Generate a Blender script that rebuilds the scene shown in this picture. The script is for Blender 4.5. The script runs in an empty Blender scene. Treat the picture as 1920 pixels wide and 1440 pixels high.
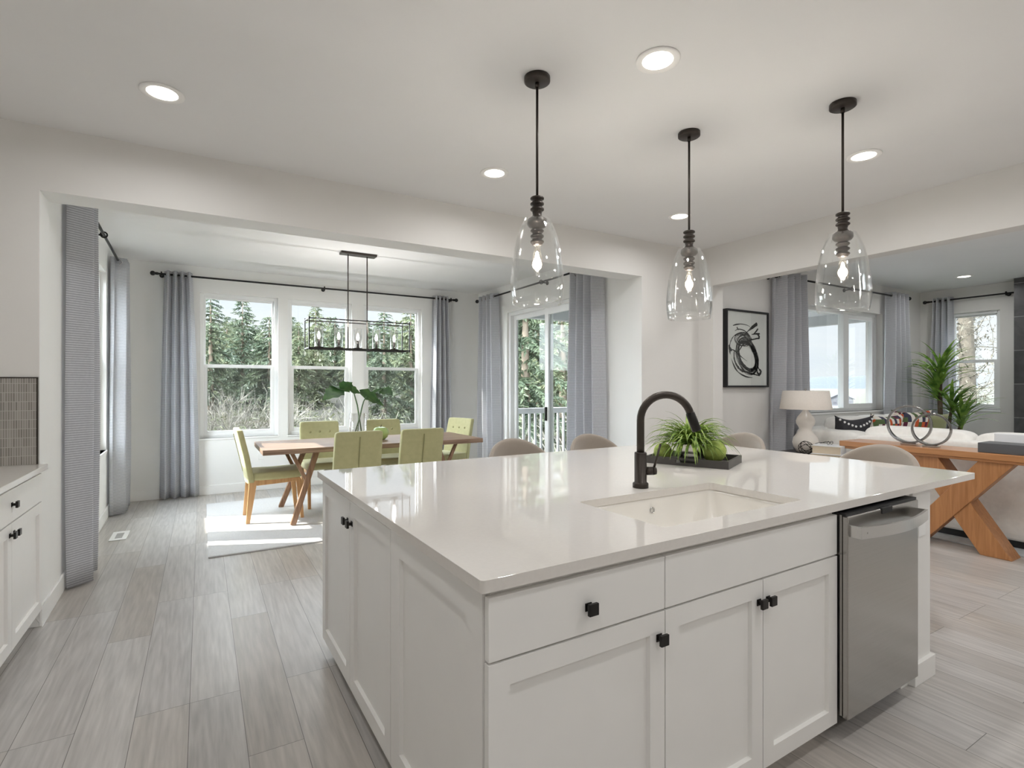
import bpy, bmesh, math, random
from mathutils import Vector, Matrix
PI=math.pi
R=random.Random(7)
S=bpy.context.scene
COL=S.collection
# ---------------------------------------------------------------- camera
cam_d=bpy.data.cameras.new('camera'); cam=bpy.data.objects.new('camera',cam_d); COL.objects.link(cam)
cam.location=(0,0,1.359); cam.rotation_euler=(PI/2,0,math.radians(-30.513))
cam_d.sensor_width=36; cam_d.lens=987.373/1920*36; cam_d.shift_y=2.915/1920
cam_d.clip_start=.05; cam_d.clip_end=8000
S.camera=cam
# ---------------------------------------------------------------- view, world, sun
S.view_settings.view_transform='Standard'; S.view_settings.look='None'
S.view_settings.gamma=1; S.view_settings.use_curve_mapping=False
S.view_settings.exposure=0.0
S.cycles.max_bounces=10; S.cycles.diffuse_bounces=8; S.cycles.glossy_bounces=4
S.cycles.transmission_bounces=6; S.cycles.transparent_max_bounces=24
S.cycles.caustics_reflective=False; S.cycles.caustics_refractive=False
S.cycles.sample_clamp_indirect=40
SKY=21.0; SKYLOW=1.14; SUN=12.0; CAN_W=7.3; PEND_W=9.5; CHAND_W=5.5
W=bpy.data.worlds.new('sky'); S.world=W; W.use_nodes=True
def world():
    # bright cloud deck all round, thinner and bluer towards the open valley on the right
    nt=W.node_tree; nt.nodes.clear(); N=nt.nodes.new; L=nt.links.new
    out=N('ShaderNodeOutputWorld'); bg=N('ShaderNodeBackground'); L(bg.outputs[0],out.inputs[0])
    tc=N('ShaderNodeTexCoord'); D=tc.outputs['Generated']; sp=N('ShaderNodeSeparateXYZ'); L(D,sp.inputs[0])
    rp=N('ShaderNodeValToRGB'); L(sp.outputs[2],rp.inputs[0])
    e=rp.color_ramp.elements; e[0].position=0.0; e[0].color=(.85,.91,.97,1); e[1].position=.5; e[1].color=(.72,.83,.97,1)
    mp=N('ShaderNodeMapping'); mp.inputs['Scale'].default_value=(2,2,9); L(D,mp.inputs[0])
    no=N('ShaderNodeTexNoise'); no.inputs['Scale'].default_value=1.8; no.inputs['Detail'].default_value=6; L(mp.outputs[0],no.inputs[0])
    r2=N('ShaderNodeValToRGB'); L(no.outputs[0],r2.inputs[0]); r2.color_ramp.elements[0].position=.36; r2.color_ramp.elements[1].position=.60
    mx=N('ShaderNodeMix'); mx.data_type='RGBA'; L(r2.outputs[0],mx.inputs[0]); L(rp.outputs[0],mx.inputs[6]); mx.inputs[7].default_value=(.93,.965,1.0,1)
    # luminance: brightest overhead and on the sun side, low along the horizon of the wood and valley
    def ramp(sock,a,b):
        m=N('ShaderNodeMapRange'); m.interpolation_type='SMOOTHSTEP'; L(sock,m.inputs[0]); m.inputs[1].default_value=a; m.inputs[2].default_value=b; return m.outputs[0]
    ng=N('ShaderNodeMath'); ng.operation='MULTIPLY'; L(sp.outputs[0],ng.inputs[0]); ng.inputs[1].default_value=-1
    ma=N('ShaderNodeMath'); ma.operation='MAXIMUM'; L(ramp(ng.outputs[0],.05,.45),ma.inputs[0]); zz=N('ShaderNodeMath'); zz.operation='MULTIPLY'; L(ramp(sp.outputs[2],.24,.6),zz.inputs[0]); zz.inputs[1].default_value=.5; L(zz.outputs[0],ma.inputs[1])
    mr=N('ShaderNodeMapRange'); L(ma.outputs[0],mr.inputs[0]); mr.inputs[3].default_value=SKYLOW; mr.inputs[4].default_value=SKY
    L(mx.outputs[2],bg.inputs[0]); L(mr.outputs[0],bg.inputs[1])
world()
sun_d=bpy.data.lights.new('sun','SUN'); sun=bpy.data.objects.new('sun',sun_d); COL.objects.link(sun)
sun_d.energy=SUN; sun_d.angle=math.radians(.6); sun_d.color=(1,.95,.87)
_e=math.radians(38)
sun.rotation_euler=Vector((-.915*math.cos(_e),.402*math.cos(_e),math.sin(_e))).to_track_quat('Z','Y').to_euler()
# ---------------------------------------------------------------- materials
MATS={}
def newmat(n):
    m=bpy.data.materials.new(n); m.use_nodes=True; nt=m.node_tree; nt.nodes.clear()
    out=nt.nodes.new('ShaderNodeOutputMaterial'); return m,nt,out
def mat(n,c,rough=.5,metal=0.,var=.06,scale=8.,bump=0.,spec=.5,coat=0.,stretch=None,sheen=0.):
    if n in MATS: return MATS[n]
    m,nt,out=newmat(n); N=nt.nodes.new; L=nt.links.new
    b=N('ShaderNodeBsdfPrincipled'); L(b.outputs[0],out.inputs[0])
    tc=N('ShaderNodeTexCoord'); no=N('ShaderNodeTexNoise'); no.inputs['Scale'].default_value=scale; no.inputs['Detail'].default_value=4
    if stretch:
        mp=N('ShaderNodeMapping'); mp.inputs['Scale'].default_value=stretch; L(tc.outputs['Object'],mp.inputs[0]); L(mp.outputs[0],no.inputs[0])
    else: L(tc.outputs['Object'],no.inputs[0])
    rp=N('ShaderNodeValToRGB'); L(no.outputs[0],rp.inputs[0])
    rp.color_ramp.elements[0].position=.25; rp.color_ramp.elements[1].position=.75
    rp.color_ramp.elements[0].color=tuple(x*(1-var) for x in c)+(1,); rp.color_ramp.elements[1].color=tuple(min(1,x*(1+var)) for x in c)+(1,)
    L(rp.outputs[0],b.inputs['Base Color']); b.inputs['Roughness'].default_value=rough; b.inputs['Metallic'].default_value=metal
    b.inputs['Specular IOR Level'].default_value=spec; b.inputs['Coat Weight'].default_value=coat
    if sheen: b.inputs['Sheen Weight'].default_value=sheen
    if bump:
        bp=N('ShaderNodeBump'); bp.inputs['Strength'].default_value=bump; bp.inputs['Distance'].default_value=.004; L(no.outputs[0],bp.inputs['Height']); L(bp.outputs[0],b.inputs['Normal'])
    MATS[n]=m; return m
def emit(n,c,s):
    m,nt,out=newmat(n); e=nt.nodes.new('ShaderNodeEmission'); e.inputs[0].default_value=c+(1,); e.inputs[1].default_value=s
    nt.links.new(e.outputs[0],out.inputs[0]); return m
def thin_glass(n,tint,f0=.04,pw=5.,k=.96,rough=0.,gcol=(1,1,1)):
    m,nt,out=newmat(n); N=nt.nodes.new; L=nt.links.new
    t=N('ShaderNodeBsdfTransparent'); t.inputs[0].default_value=tint+(1,)
    g=N('ShaderNodeBsdfGlossy'); g.inputs['Roughness'].default_value=rough; g.inputs[0].default_value=gcol+(1,)
    lw=N('ShaderNodeLayerWeight'); lw.inputs[0].default_value=.5
    p=N('ShaderNodeMath'); p.operation='POWER'; L(lw.outputs['Facing'],p.inputs[0]); p.inputs[1].default_value=pw
    a=N('ShaderNodeMath'); a.operation='MULTIPLY_ADD'; L(p.outputs[0],a.inputs[0]); a.inputs[1].default_value=k; a.inputs[2].default_value=f0
    mx=N('ShaderNodeMixShader'); L(a.outputs[0],mx.inputs[0]); L(t.outputs[0],mx.inputs[1]); L(g.outputs[0],mx.inputs[2]); L(mx.outputs[0],out.inputs[0])
    return m
def floor_mat():
    m,nt,out=newmat('oak_plank_floor'); N=nt.nodes.new; L=nt.links.new
    b=N('ShaderNodeBsdfPrincipled'); L(b.outputs[0],out.inputs[0])
    tc=N('ShaderNodeTexCoord'); sp=N('ShaderNodeSeparateXYZ'); L(tc.outputs['Object'],sp.inputs[0])
    ad=N('ShaderNodeMath'); ad.operation='ADD'; L(sp.outputs[0],ad.inputs[0]); ad.inputs[1].default_value=.62+.192*20
    cb=N('ShaderNodeCombineXYZ'); L(sp.outputs[1],cb.inputs[0]); L(ad.outputs[0],cb.inputs[1])
    br=N('ShaderNodeTexBrick'); L(cb.outputs[0],br.inputs[0]); br.offset=.37; br.offset_frequency=3
    br.inputs['Color1'].default_value=(0,0,0,1); br.inputs['Color2'].default_value=(1,1,1,1); br.inputs['Mortar'].default_value=(.5,.5,.5,1)
    br.inputs['Scale'].default_value=1; br.inputs['Mortar Size'].default_value=.0012; br.inputs['Mortar Smooth'].default_value=.1; br.inputs['Bias'].default_value=0
    br.inputs['Brick Width'].default_value=1.32; br.inputs['Row Height'].default_value=.192
    # per plank offset of the grain
    rnd=N('ShaderNodeMath'); rnd.operation='MULTIPLY'; L(br.outputs['Color'],rnd.inputs[0]); rnd.inputs[1].default_value=37.
    cv=N('ShaderNodeCombineXYZ'); 
    mx_=N('ShaderNodeMath'); mx_.operation='MULTIPLY'; L(sp.outputs[0],mx_.inputs[0]); mx_.inputs[1].default_value=7.
    my_=N('ShaderNodeMath'); my_.operation='MULTIPLY'; L(sp.outputs[1],my_.inputs[0]); my_.inputs[1].default_value=.5
    L(mx_.outputs[0],cv.inputs[0]); L(my_.outputs[0],cv.inputs[1]); L(rnd.outputs[0],cv.inputs[2])
    n1=N('ShaderNodeTexNoise'); n1.inputs['Scale'].default_value=1.1; n1.inputs['Detail'].default_value=2; L(cv.outputs[0],n1.inputs[0])
    # cathedral rings from iso-lines of the stretched noise
    rg=N('ShaderNodeMath'); rg.operation='MULTIPLY'; L(n1.outputs[0],rg.inputs[0]); rg.inputs[1].default_value=58.
    sn=N('ShaderNodeMath'); sn.operation='SINE'; L(rg.outputs[0],sn.inputs[0])
    n2=N('ShaderNodeTexNoise'); n2.inputs['Scale'].default_value=9; n2.inputs['Detail'].default_value=5; L(cv.outputs[0],n2.inputs[0])
    rp=N('ShaderNodeValToRGB'); L(br.outputs['Color'],rp.inputs[0]); el=rp.color_ramp.elements
    el[0].position=0; el[0].color=(0.439,0.4,0.361,1); el[1].position=1; el[1].color=(0.511,0.493,0.48,1)
    for p_,c_ in ((.2,(0.528,0.511,0.498)),(.4,(0.467,0.441,0.415)),(.6,(0.561,0.539,0.518)),(.8,(0.486,0.447,0.407))):
        x=el.new(p_); x.color=c_+(1,)
    s1=N('ShaderNodeMath'); s1.operation='MULTIPLY_ADD'; L(sn.outputs[0],s1.inputs[0]); s1.inputs[1].default_value=.05; s1.inputs[2].default_value=.62
    s2=N('ShaderNodeMath'); s2.operation='MULTIPLY_ADD'; L(n2.outputs[0],s2.inputs[0]); s2.inputs[1].default_value=.55; L(s1.outputs[0],s2.inputs[2])
    mm=N('ShaderNodeMix'); mm.data_type='RGBA'; mm.blend_type='MULTIPLY'; mm.inputs[0].default_value=1; L(rp.outputs[0],mm.inputs[6]); L(s2.outputs[0],mm.inputs[7])
    m3=N('ShaderNodeMix'); m3.data_type='RGBA'; L(br.outputs['Fac'],m3.inputs[0]); L(mm.outputs[2],m3.inputs[6]); m3.inputs[7].default_value=(.13,.12,.11,1)
    L(m3.outputs[2],b.inputs['Base Color']); b.inputs['Roughness'].default_value=.31; b.inputs['Specular IOR Level'].default_value=.5
    bp=N('ShaderNodeBump'); bp.inputs['Strength'].default_value=.12; bp.inputs['Distance'].default_value=.003; L(s2.outputs[0],bp.inputs['Height']); L(bp.outputs[0],b.inputs['Normal'])
    return m
def curtain_mat(n,dark,light,per=.0155,tr=.10,trans=.5):
    m,nt,out=newmat(n); N=nt.nodes.new; L=nt.links.new
    tc=N('ShaderNodeTexCoord'); sp=N('ShaderNodeSeparateXYZ'); L(tc.outputs['Object'],sp.inputs[0])
    a=N('ShaderNodeMath'); a.operation='MULTIPLY'; L(sp.outputs[2],a.inputs[0]); a.inputs[1].default_value=2*PI/per
    s=N('ShaderNodeMath'); s.operation='SINE'; L(a.outputs[0],s.inputs[0])
    no=N('ShaderNodeTexNoise'); no.inputs['Scale'].default_value=60; L(tc.outputs['Object'],no.inputs[0])
    a2=N('ShaderNodeMath'); a2.operation='MULTIPLY_ADD'; L(no.outputs[0],a2.inputs[0]); a2.inputs[1].default_value=1.4; L(s.outputs[0],a2.inputs[2])
    rp=N('ShaderNodeValToRGB'); L(a2.outputs[0],rp.inputs[0]); rp.color_ramp.elements[0].position=.15; rp.color_ramp.elements[1].position=.95
    rp.color_ramp.elements[0].color=light+(1,); rp.color_ramp.elements[1].color=dark+(1,)
    d=N('ShaderNodeBsdfDiffuse'); L(rp.outputs[0],d.inputs[0]); t=N('ShaderNodeBsdfTranslucent'); L(rp.outputs[0],t.inputs[0])
    mx=N('ShaderNodeMixShader'); mx.inputs[0].default_value=trans; L(d.outputs[0],mx.inputs[1]); L(t.outputs[0],mx.inputs[2])
    tp=N('ShaderNodeBsdfTransparent'); m2=N('ShaderNodeMixShader'); m2.inputs[0].default_value=tr; L(mx.outputs[0],m2.inputs[1]); L(tp.outputs[0],m2.inputs[2]); L(m2.outputs[0],out.inputs[0])
    return m
def brick_mat(n,c1,c2,mortar,bw,rh,ms,rough=.4,offset=.5,axes=(0,2),coat=0.,noise=0.):
    m,nt,out=newmat(n); N=nt.nodes.new; L=nt.links.new
    b=N('ShaderNodeBsdfPrincipled'); L(b.outputs[0],out.inputs[0])
    tc=N('ShaderNodeTexCoord'); sp=N('ShaderNodeSeparateXYZ'); L(tc.outputs['Object'],sp.inputs[0]); cb=N('ShaderNodeCombineXYZ')
    L(sp.outputs[axes[0]],cb.inputs[0]); L(sp.outputs[axes[1]],cb.inputs[1])
    br=N('ShaderNodeTexBrick'); L(cb.outputs[0],br.inputs[0]); br.offset=offset
    br.inputs['Color1'].default_value=c1+(1,); br.inputs['Color2'].default_value=c2+(1,); br.inputs['Mortar'].default_value=mortar+(1,)
    br.inputs['Scale'].default_value=1; br.inputs['Mortar Size'].default_value=ms; br.inputs['Brick Width'].default_value=bw; br.inputs['Row Height'].default_value=rh; br.inputs['Mortar Smooth'].default_value=.2
    col=br.outputs[0]
    if noise:
        no=N('ShaderNodeTexNoise'); no.inputs['Scale'].default_value=5; no.inputs['Detail'].default_value=8; no.inputs['Distortion'].default_value=1.5; L(tc.outputs['Object'],no.inputs[0])
        mm=N('ShaderNodeMix'); mm.data_type='RGBA'; mm.blend_type='OVERLAY'; mm.inputs[0].default_value=noise; L(br.outputs[0],mm.inputs[6]); L(no.outputs[0],mm.inputs[7]); col=mm.outputs[2]
    L(col,b.inputs['Base Color']); b.inputs['Roughness'].default_value=rough; b.inputs['Coat Weight'].default_value=coat
    return m
def wood_mat(n,c1,c2,axis=0,rough=.45,scale=3.):
    m,nt,out=newmat(n); N=nt.nodes.new; L=nt.links.new
    b=N('ShaderNodeBsdfPrincipled'); L(b.outputs[0],out.inputs[0])
    tc=N('ShaderNodeTexCoord'); mp=N('ShaderNodeMapping'); L(tc.outputs['Object'],mp.inputs[0])
    sc=[14.,14.,14.]; sc[axis]=.9; mp.inputs['Scale'].default_value=sc
    no=N('ShaderNodeTexNoise'); no.inputs['Scale'].default_value=scale; no.inputs['Detail'].default_value=6; no.inputs['Distortion'].default_value=.8; L(mp.outputs[0],no.inputs[0])
    rp=N('ShaderNodeValToRGB'); L(no.outputs[0],rp.inputs[0]); rp.color_ramp.elements[0].position=.3; rp.color_ramp.elements[1].position=.7
    rp.color_ramp.elements[0].color=c1+(1,); rp.color_ramp.elements[1].color=c2+(1,)
    L(rp.outputs[0],b.inputs['Base Color']); b.inputs['Roughness'].default_value=rough
    bp=N('ShaderNodeBump'); bp.inputs['Strength'].default_value=.1; bp.inputs['Distance'].default_value=.002; L(no.outputs[0],bp.inputs['Height']); L(bp.outputs[0],b.inputs['Normal'])
    return m
def screen_mat():
    m,nt,out=newmat('insect_mesh'); N=nt.nodes.new; L=nt.links.new
    t=N('ShaderNodeBsdfTransparent'); d=N('ShaderNodeBsdfDiffuse'); d.inputs[0].default_value=(.05,.053,.053,1)
    mx=N('ShaderNodeMixShader'); mx.inputs[0].default_value=.30; L(t.outputs[0],mx.inputs[1]); L(d.outputs[0],mx.inputs[2]); L(mx.outputs[0],out.inputs[0])
    return m
def check_mat(n,cols,sc):
    m,nt,out=newmat(n); N=nt.nodes.new; L=nt.links.new
    b=N('ShaderNodeBsdfPrincipled'); L(b.outputs[0],out.inputs[0]); b.inputs['Roughness'].default_value=.9
    tc=N('ShaderNodeTexCoord'); mp=N('ShaderNodeMapping'); mp.inputs['Scale'].default_value=(sc,sc*.2,sc*.7); L(tc.outputs['Object'],mp.inputs[0])
    sn=N('ShaderNodeVectorMath'); sn.operation='FLOOR'; L(mp.outputs[0],sn.inputs[0])
    wn=N('ShaderNodeTexWhiteNoise'); L(sn.outputs[0],wn.inputs[0])
    rp=N('ShaderNodeValToRGB'); rp.color_ramp.interpolation='CONSTANT'; L(wn.outputs[0],rp.inputs[0]); el=rp.color_ramp.elements
    el[0].color=cols[0]+(1,); el[1].position=.98; el[1].color=cols[-1]+(1,)
    for i,c in enumerate(cols[1:],1):
        x=el.new(i/len(cols)); x.color=c+(1,)
    L(rp.outputs[0],b.inputs['Base Color']); return m
def leaf_mat(n,c,c2,scale=3.,tr=.25):
    m,nt,out=newmat(n); N=nt.nodes.new; L=nt.links.new
    tc=N('ShaderNodeTexCoord'); no=N('ShaderNodeTexNoise'); no.inputs['Scale'].default_value=scale; no.inputs['Detail'].default_value=3; L(tc.outputs['Object'],no.inputs[0])
    rp=N('ShaderNodeValToRGB'); L(no.outputs[0],rp.inputs[0]); rp.color_ramp.elements[0].position=.35; rp.color_ramp.elements[1].position=.65
    rp.color_ramp.elements[0].color=c+(1,); rp.color_ramp.elements[1].color=c2+(1,)
    b=N('ShaderNodeBsdfPrincipled'); b.inputs['Roughness'].default_value=.45; L(rp.outputs[0],b.inputs['Base Color'])
    t=N('ShaderNodeBsdfTranslucent'); L(rp.outputs[0],t.inputs[0]); mx=N('ShaderNodeMixShader'); mx.inputs[0].default_value=tr
    L(b.outputs[0],mx.inputs[1]); L(t.outputs[0],mx.inputs[2]); L(mx.outputs[0],out.inputs[0]); return m
M_wall=mat('wall_paint',(.735,.722,.70),.85,var=.015,scale=3,bump=.02)
M_wall_daylit=mat('wall_paint_daylit',(.82,.82,.805),.85,var=.012,scale=3,bump=.02)  # same wall paint, its colour lifted to carry the nook's daylight
M_ceil=mat('ceiling_paint',(.80,.797,.795),.9,var=.01,scale=3)
M_trim=mat('white_trim_paint',(.84,.84,.83),.45,var=.01)
M_cab=mat('white_cabinet_paint',(.80,.79,.77),.42,var=.012)
M_floor=floor_mat()
M_quartz=mat('warm_white_quartz',(.69,.66,.625),.035,var=.02,scale=90,spec=.75)
M_ceramic=mat('white_ceramic',(.80,.775,.73),.12,var=.01)
M_black=mat('oil_rubbed_black_metal',(.022,.020,.019),.38,metal=.6,var=.2)
M_bronze=mat('dark_bronze',(.055,.046,.040),.38,metal=.7,var=.15)
M_rod=mat('black_rod',(.02,.02,.021),.45,metal=.3,var=.2)
M_steel=mat('brushed_steel',(.43,.415,.395),.22,metal=1.,var=.04,scale=4,stretch=(1,1,80))
M_ring=mat('burnished_nickel',(.34,.33,.325),.22,metal=1.,var=.05)
M_handle=mat('bright_brushed_steel',(.66,.65,.63),.24,metal=1.,var=.03)
M_chrome=mat('polished_nickel',(.62,.61,.60),.16,metal=1.,var=.03)
M_dark=mat('black_plastic',(.012,.012,.013),.5,var=.1)
M_vinyl=mat('white_vinyl',(.82,.83,.83),.4,var=.01)
M_pane=thin_glass('window_pane',(.97,.985,.98),.03)
M_doorpane=thin_glass('door_pane',(.95,.97,.965),.006,5.,.5)
M_shade=thin_glass('clear_glass',(.975,.98,.98),.05,2.6,.75,.02)
M_screen=screen_mat()
M_curt=curtain_mat('striped_grey_curtain',(.62,.625,.655),(.90,.905,.93))
M_green=mat('pear_green_upholstery',(.46,.44,.235),.85,var=.06,scale=25,bump=.06,sheen=.2)
M_button=mat('green_button_cloth',(.30,.285,.14),.8)
M_oak=wood_mat('honey_oak',(.50,.27,.115),(.66,.40,.19),2)
M_walnut_top=wood_mat('reclaimed_walnut_top',(.20,.125,.085),(.40,.27,.195),0,.38)
M_walnut=wood_mat('reclaimed_walnut_leg',(.22,.12,.07),(.38,.23,.145),2)
M_teak=wood_mat('teak_top',(.38,.165,.062),(.50,.235,.095),1,.3)
M_teakleg=wood_mat('teak_leg',(.33,.135,.045),(.48,.22,.082),2,.4)
M_rug=mat('pale_wool_rug',(.60,.60,.60),.95,var=.06,scale=60,bump=.3)
M_rug2=mat('blue_grey_rug',(.50,.54,.56),.95,var=.12,scale=20,bump=.3)
M_stool=mat('taupe_velvet',(.30,.255,.215),.8,var=.08,scale=10,sheen=.5)
M_sofa=mat('ivory_linen',(.88,.865,.83),.9,var=.04,scale=30,bump=.06)
M_linen=mat('lampshade_linen',(.74,.68,.62),.9,var=.03,scale=60)
M_lampbase=mat('white_glazed_lamp',(.80,.75,.69),.3,var=.02)
M_tile=brick_mat('finger_mosaic',(.215,.20,.18),(.33,.31,.285),(.46,.44,.41),.0105,.0505,.0016,.3,0.)
M_fire=brick_mat('charcoal_slate_tile',(.055,.055,.058),(.075,.074,.075),(.30,.30,.30),1.2,.46,.004,.35,0.,(1,2),noise=.6)
M_paper=mat('drawing_paper',(.72,.70,.68),.8,var=.01)
M_ink=mat('black_ink',(.015,.013,.012),.7,var=.3)
M_bulb=emit('lit_filament',(1,.94,.86),150.)
M_bulbglass=thin_glass('bulb_glass',(1,.97,.93),.05,3.,.5,.05)
M_candle=emit('lit_candle_bulb',(1,.97,.92),10.)
M_lens=emit('lit_downlight_lens',(1,.93,.82),6.)
M_baffle=mat('white_baffle',(.88,.87,.85),.5,var=.01)
M_leafdark=leaf_mat('deep_green_leaf',(.03,.085,.03),(.07,.16,.045),14)
M_spider=leaf_mat('spider_plant_leaf',(.11,.21,.03),(.34,.46,.10),30,.3)
M_drac=leaf_mat('dracaena_leaf',(.08,.18,.03),(.30,.46,.09),10,.3)
M_stem=mat('green_stem',(.11,.19,.09),.5)
M_apple=mat('green_glazed_apple',(.42,.56,.20),.2,var=.15,scale=6)
M_moss=mat('lime_crackle_ball',(.36,.45,.10),.55,var=.25,scale=45,bump=.3)
M_tray=mat('dark_charcoal_wood',(.055,.050,.047),.4,var=.15)
M_soil=mat('dark_soil',(.04,.03,.02),.9,var=.3)
M_trunk=mat('brown_stem_bark',(.10,.07,.045),.9,var=.3,scale=20)
M_book=mat('white_book_cover',(.80,.80,.81),.5,var=.02)
M_pages=mat('cream_page_edges',(.70,.60,.46),.8,var=.1,scale=50,stretch=(1,1,30))
M_charcoal=mat('charcoal_cushion',(.035,.035,.04),.9,var=.2,scale=30,bump=.1)
M_stud=mat('white_stud',(.85,.85,.85),.5)
M_check=check_mat('checked_cushion_weave',[(.12,.02,.05),(.55,.10,.03),(.75,.70,.62),(.10,.15,.06),(.05,.05,.09),(.78,.74,.68)],25.)
M_olive=mat('olive_velvet_cushion',(.26,.27,.13),.85,var=.08,sheen=.3)
M_greybox=mat('dark_grey_box',(.085,.085,.09),.5)
M_endtable=mat('dark_grey_table',(.09,.085,.08),.45)
M_cord=mat('clear_cord',(.55,.52,.48),.5)
M_pot=mat('dark_planter',(.05,.05,.05),.5)
M_deck=mat('grey_deck_boards',(.30,.29,.28),.8,var=.1,stretch=(1,12,1))
M_rail=mat('white_rail_paint',(.72,.73,.74),.6,var=.02)
M_soffit=mat('porch_soffit_paint',(.55,.56,.57),.8,var=.02)
M_needle=leaf_mat('conifer_needles',(0.0562,0.0880,0.0562),(0.1362,0.1681,0.0993),.8,.3)
M_needle2=leaf_mat('pale_conifer_needles',(0.0961,0.1249,0.0673),(0.2002,0.2211,0.1282),.8,.3)
M_bark=mat('grey_brown_bark',(.20,.16,.12),.95,var=.3,scale=3)
M_twig=mat('bare_grey_twigs',(0.2450,0.2275,0.1960),.95,var=.35,scale=2)
M_bush=leaf_mat('brushy_green_leaves',(0.1050,0.1225,0.0665),(0.2188,0.2275,0.1400),1.2,.3)
M_lichen=mat('lichen_twigs',(0.0968,0.0880,0.0661),.95,var=.35,scale=3)
M_tan=mat('tan_bark',(.062,.052,.038),.95,var=.35,scale=6)
M_ground=mat('forest_floor',(0.0375,0.0360,0.0275),.95,var=.5,scale=1.2)
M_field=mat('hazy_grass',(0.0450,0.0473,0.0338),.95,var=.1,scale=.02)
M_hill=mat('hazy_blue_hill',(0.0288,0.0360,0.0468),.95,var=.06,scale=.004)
M_siding=mat('pale_siding',(0.0567,0.0567,0.0625),.9,var=.03)
M_roof=mat('grey_shingles',(0.0320,0.0320,0.0384),.9,var=.1)
# ---------------------------------------------------------------- mesh builder
class MB:
    def __init__(s,tf=None): s.v=[]; s.f=[]; s.sm=[]; s.tf=tf
    def add(s,vs,fs,smooth=False):
        o=len(s.v)
        for p in vs: s.v.append(tuple(s.tf(*p)) if s.tf else tuple(p))
        for f in fs: s.f.append([o+i for i in f]); s.sm.append(smooth)
        return s
    def box(s,x0,x1,y0,y1,z0,z1):
        return s.add([(x0,y0,z0),(x1,y0,z0),(x1,y1,z0),(x0,y1,z0),(x0,y0,z1),(x1,y0,z1),(x1,y1,z1),(x0,y1,z1)],
              [(0,3,2,1),(4,5,6,7),(0,1,5,4),(1,2,6,5),(2,3,7,6),(3,0,4,7)])
    def bar(s,p0,p1,w,t,up=(0,0,1)):
        p0=Vector(p0); p1=Vector(p1); d=(p1-p0).normalized(); u=Vector(up)
        if abs(d.dot(u))>.99: u=Vector((0,1,0))
        a=d.cross(u).normalized()*w/2; b=a.cross(d).normalized()*t/2
        vs=[p+q for p in (p0,p1) for q in (-a-b,a-b,a+b,-a+b)]
        return s.add(vs,[(0,1,2,3),(7,6,5,4),(0,4,5,1),(1,5,6,2),(2,6,7,3),(3,7,4,0)])
    def prism(s,pts,axis,a0,a1):
        n=len(pts); vs=[]
        for a in (a0,a1):
            for (u,w) in pts: vs.append({'x':(a,u,w),'y':(u,a,w),'z':(u,w,a)}[axis])
        return s.add(vs,[list(range(n)),list(range(2*n-1,n-1,-1))]+[(i,(i+1)%n,n+(i+1)%n,n+i) for i in range(n)])
    def tube(s,path,r,n=10,cap=True,closed=False):
        P=[Vector(p) for p in path]; m=len(P); rs=r if isinstance(r,(list,tuple)) else [r]*m
        vs=[]; ref=None
        for i in range(m):
            if closed: d=P[(i+1)%m]-P[i-1]
            else: d=P[min(i+1,m-1)]-P[max(i-1,0)]
            d.normalize()
            if ref is None:
                ref=Vector((0,0,1)) if abs(d.z)<.9 else Vector((1,0,0))
            a=(ref-d*ref.dot(d)).normalized(); ref=a; b=d.cross(a)
            for k in range(n):
                t=2*PI*k/n; vs.append(P[i]+(a*math.cos(t)+b*math.sin(t))*rs[i])
        fs=[]
        for i in range(m if closed else m-1):
            j=(i+1)%m
            for k in range(n): fs.append((i*n+k,i*n+(k+1)%n,j*n+(k+1)%n,j*n+k))
        s.add(vs,fs,True)
        if cap and not closed:
            s.add([vs[k] for k in range(n)],[list(range(n-1,-1,-1))]); s.add([vs[(m-1)*n+k] for k in range(n)],[list(range(n))])
        return s
    def cyl(s,p0,p1,r0,r1=None,n=16): return s.tube([p0,p1],[r0,r0 if r1 is None else r1],n)
    def lathe(s,prof,c=(0,0,0),n=28,cap=False):
        vs=[]; m=len(prof)
        for (r,z) in prof:
            for k in range(n):
                t=2*PI*k/n; vs.append((c[0]+r*math.cos(t),c[1]+r*math.sin(t),c[2]+z))
        fs=[(i*n+k,i*n+(k+1)%n,(i+1)*n+(k+1)%n,(i+1)*n+k) for i in range(m-1) for k in range(n)]
        s.add(vs,fs,True)
        if cap:
            s.add(vs[:n],[list(range(n-1,-1,-1))]); s.add(vs[(m-1)*n:],[list(range(n))])
        return s
    def sup(s,c,sz,e1=.35,e2=.35,nu=28,nv=14,fn=None):
        # superellipsoid: e small = boxy
        def p(x,e): return math.copysign(abs(x)**e,x)
        vs=[]
        for i in range(nv+1):
            a=-PI/2+PI*i/nv
            for k in range(nu):
                b=2*PI*k/nu
                q=Vector((p(math.cos(a),e1)*p(math.cos(b),e2)*sz[0]/2,p(math.cos(a),e1)*p(math.sin(b),e2)*sz[1]/2,p(math.sin(a),e1)*sz[2]/2))
                if fn: q=Vector(fn(*q))
                vs.append(q+Vector(c))
        fs=[(i*nu+k,i*nu+(k+1)%nu,(i+1)*nu+(k+1)%nu,(i+1)*nu+k) for i in range(nv) for k in range(nu)]
        return s.add(vs,fs,True)
    def sheet(s,nu,nv,fn,smooth=True):
        vs=[fn(i/nu,j/nv) for i in range(nu+1) for j in range(nv+1)]
        fs=[(i*(nv+1)+j,(i+1)*(nv+1)+j,(i+1)*(nv+1)+j+1,i*(nv+1)+j+1) for i in range(nu) for j in range(nv)]
        return s.add(vs,fs,smooth)
    def bounds(s):
        return [(min(v[i] for v in s.v),max(v[i] for v in s.v)) for i in range(3)]
ORG={}
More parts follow.
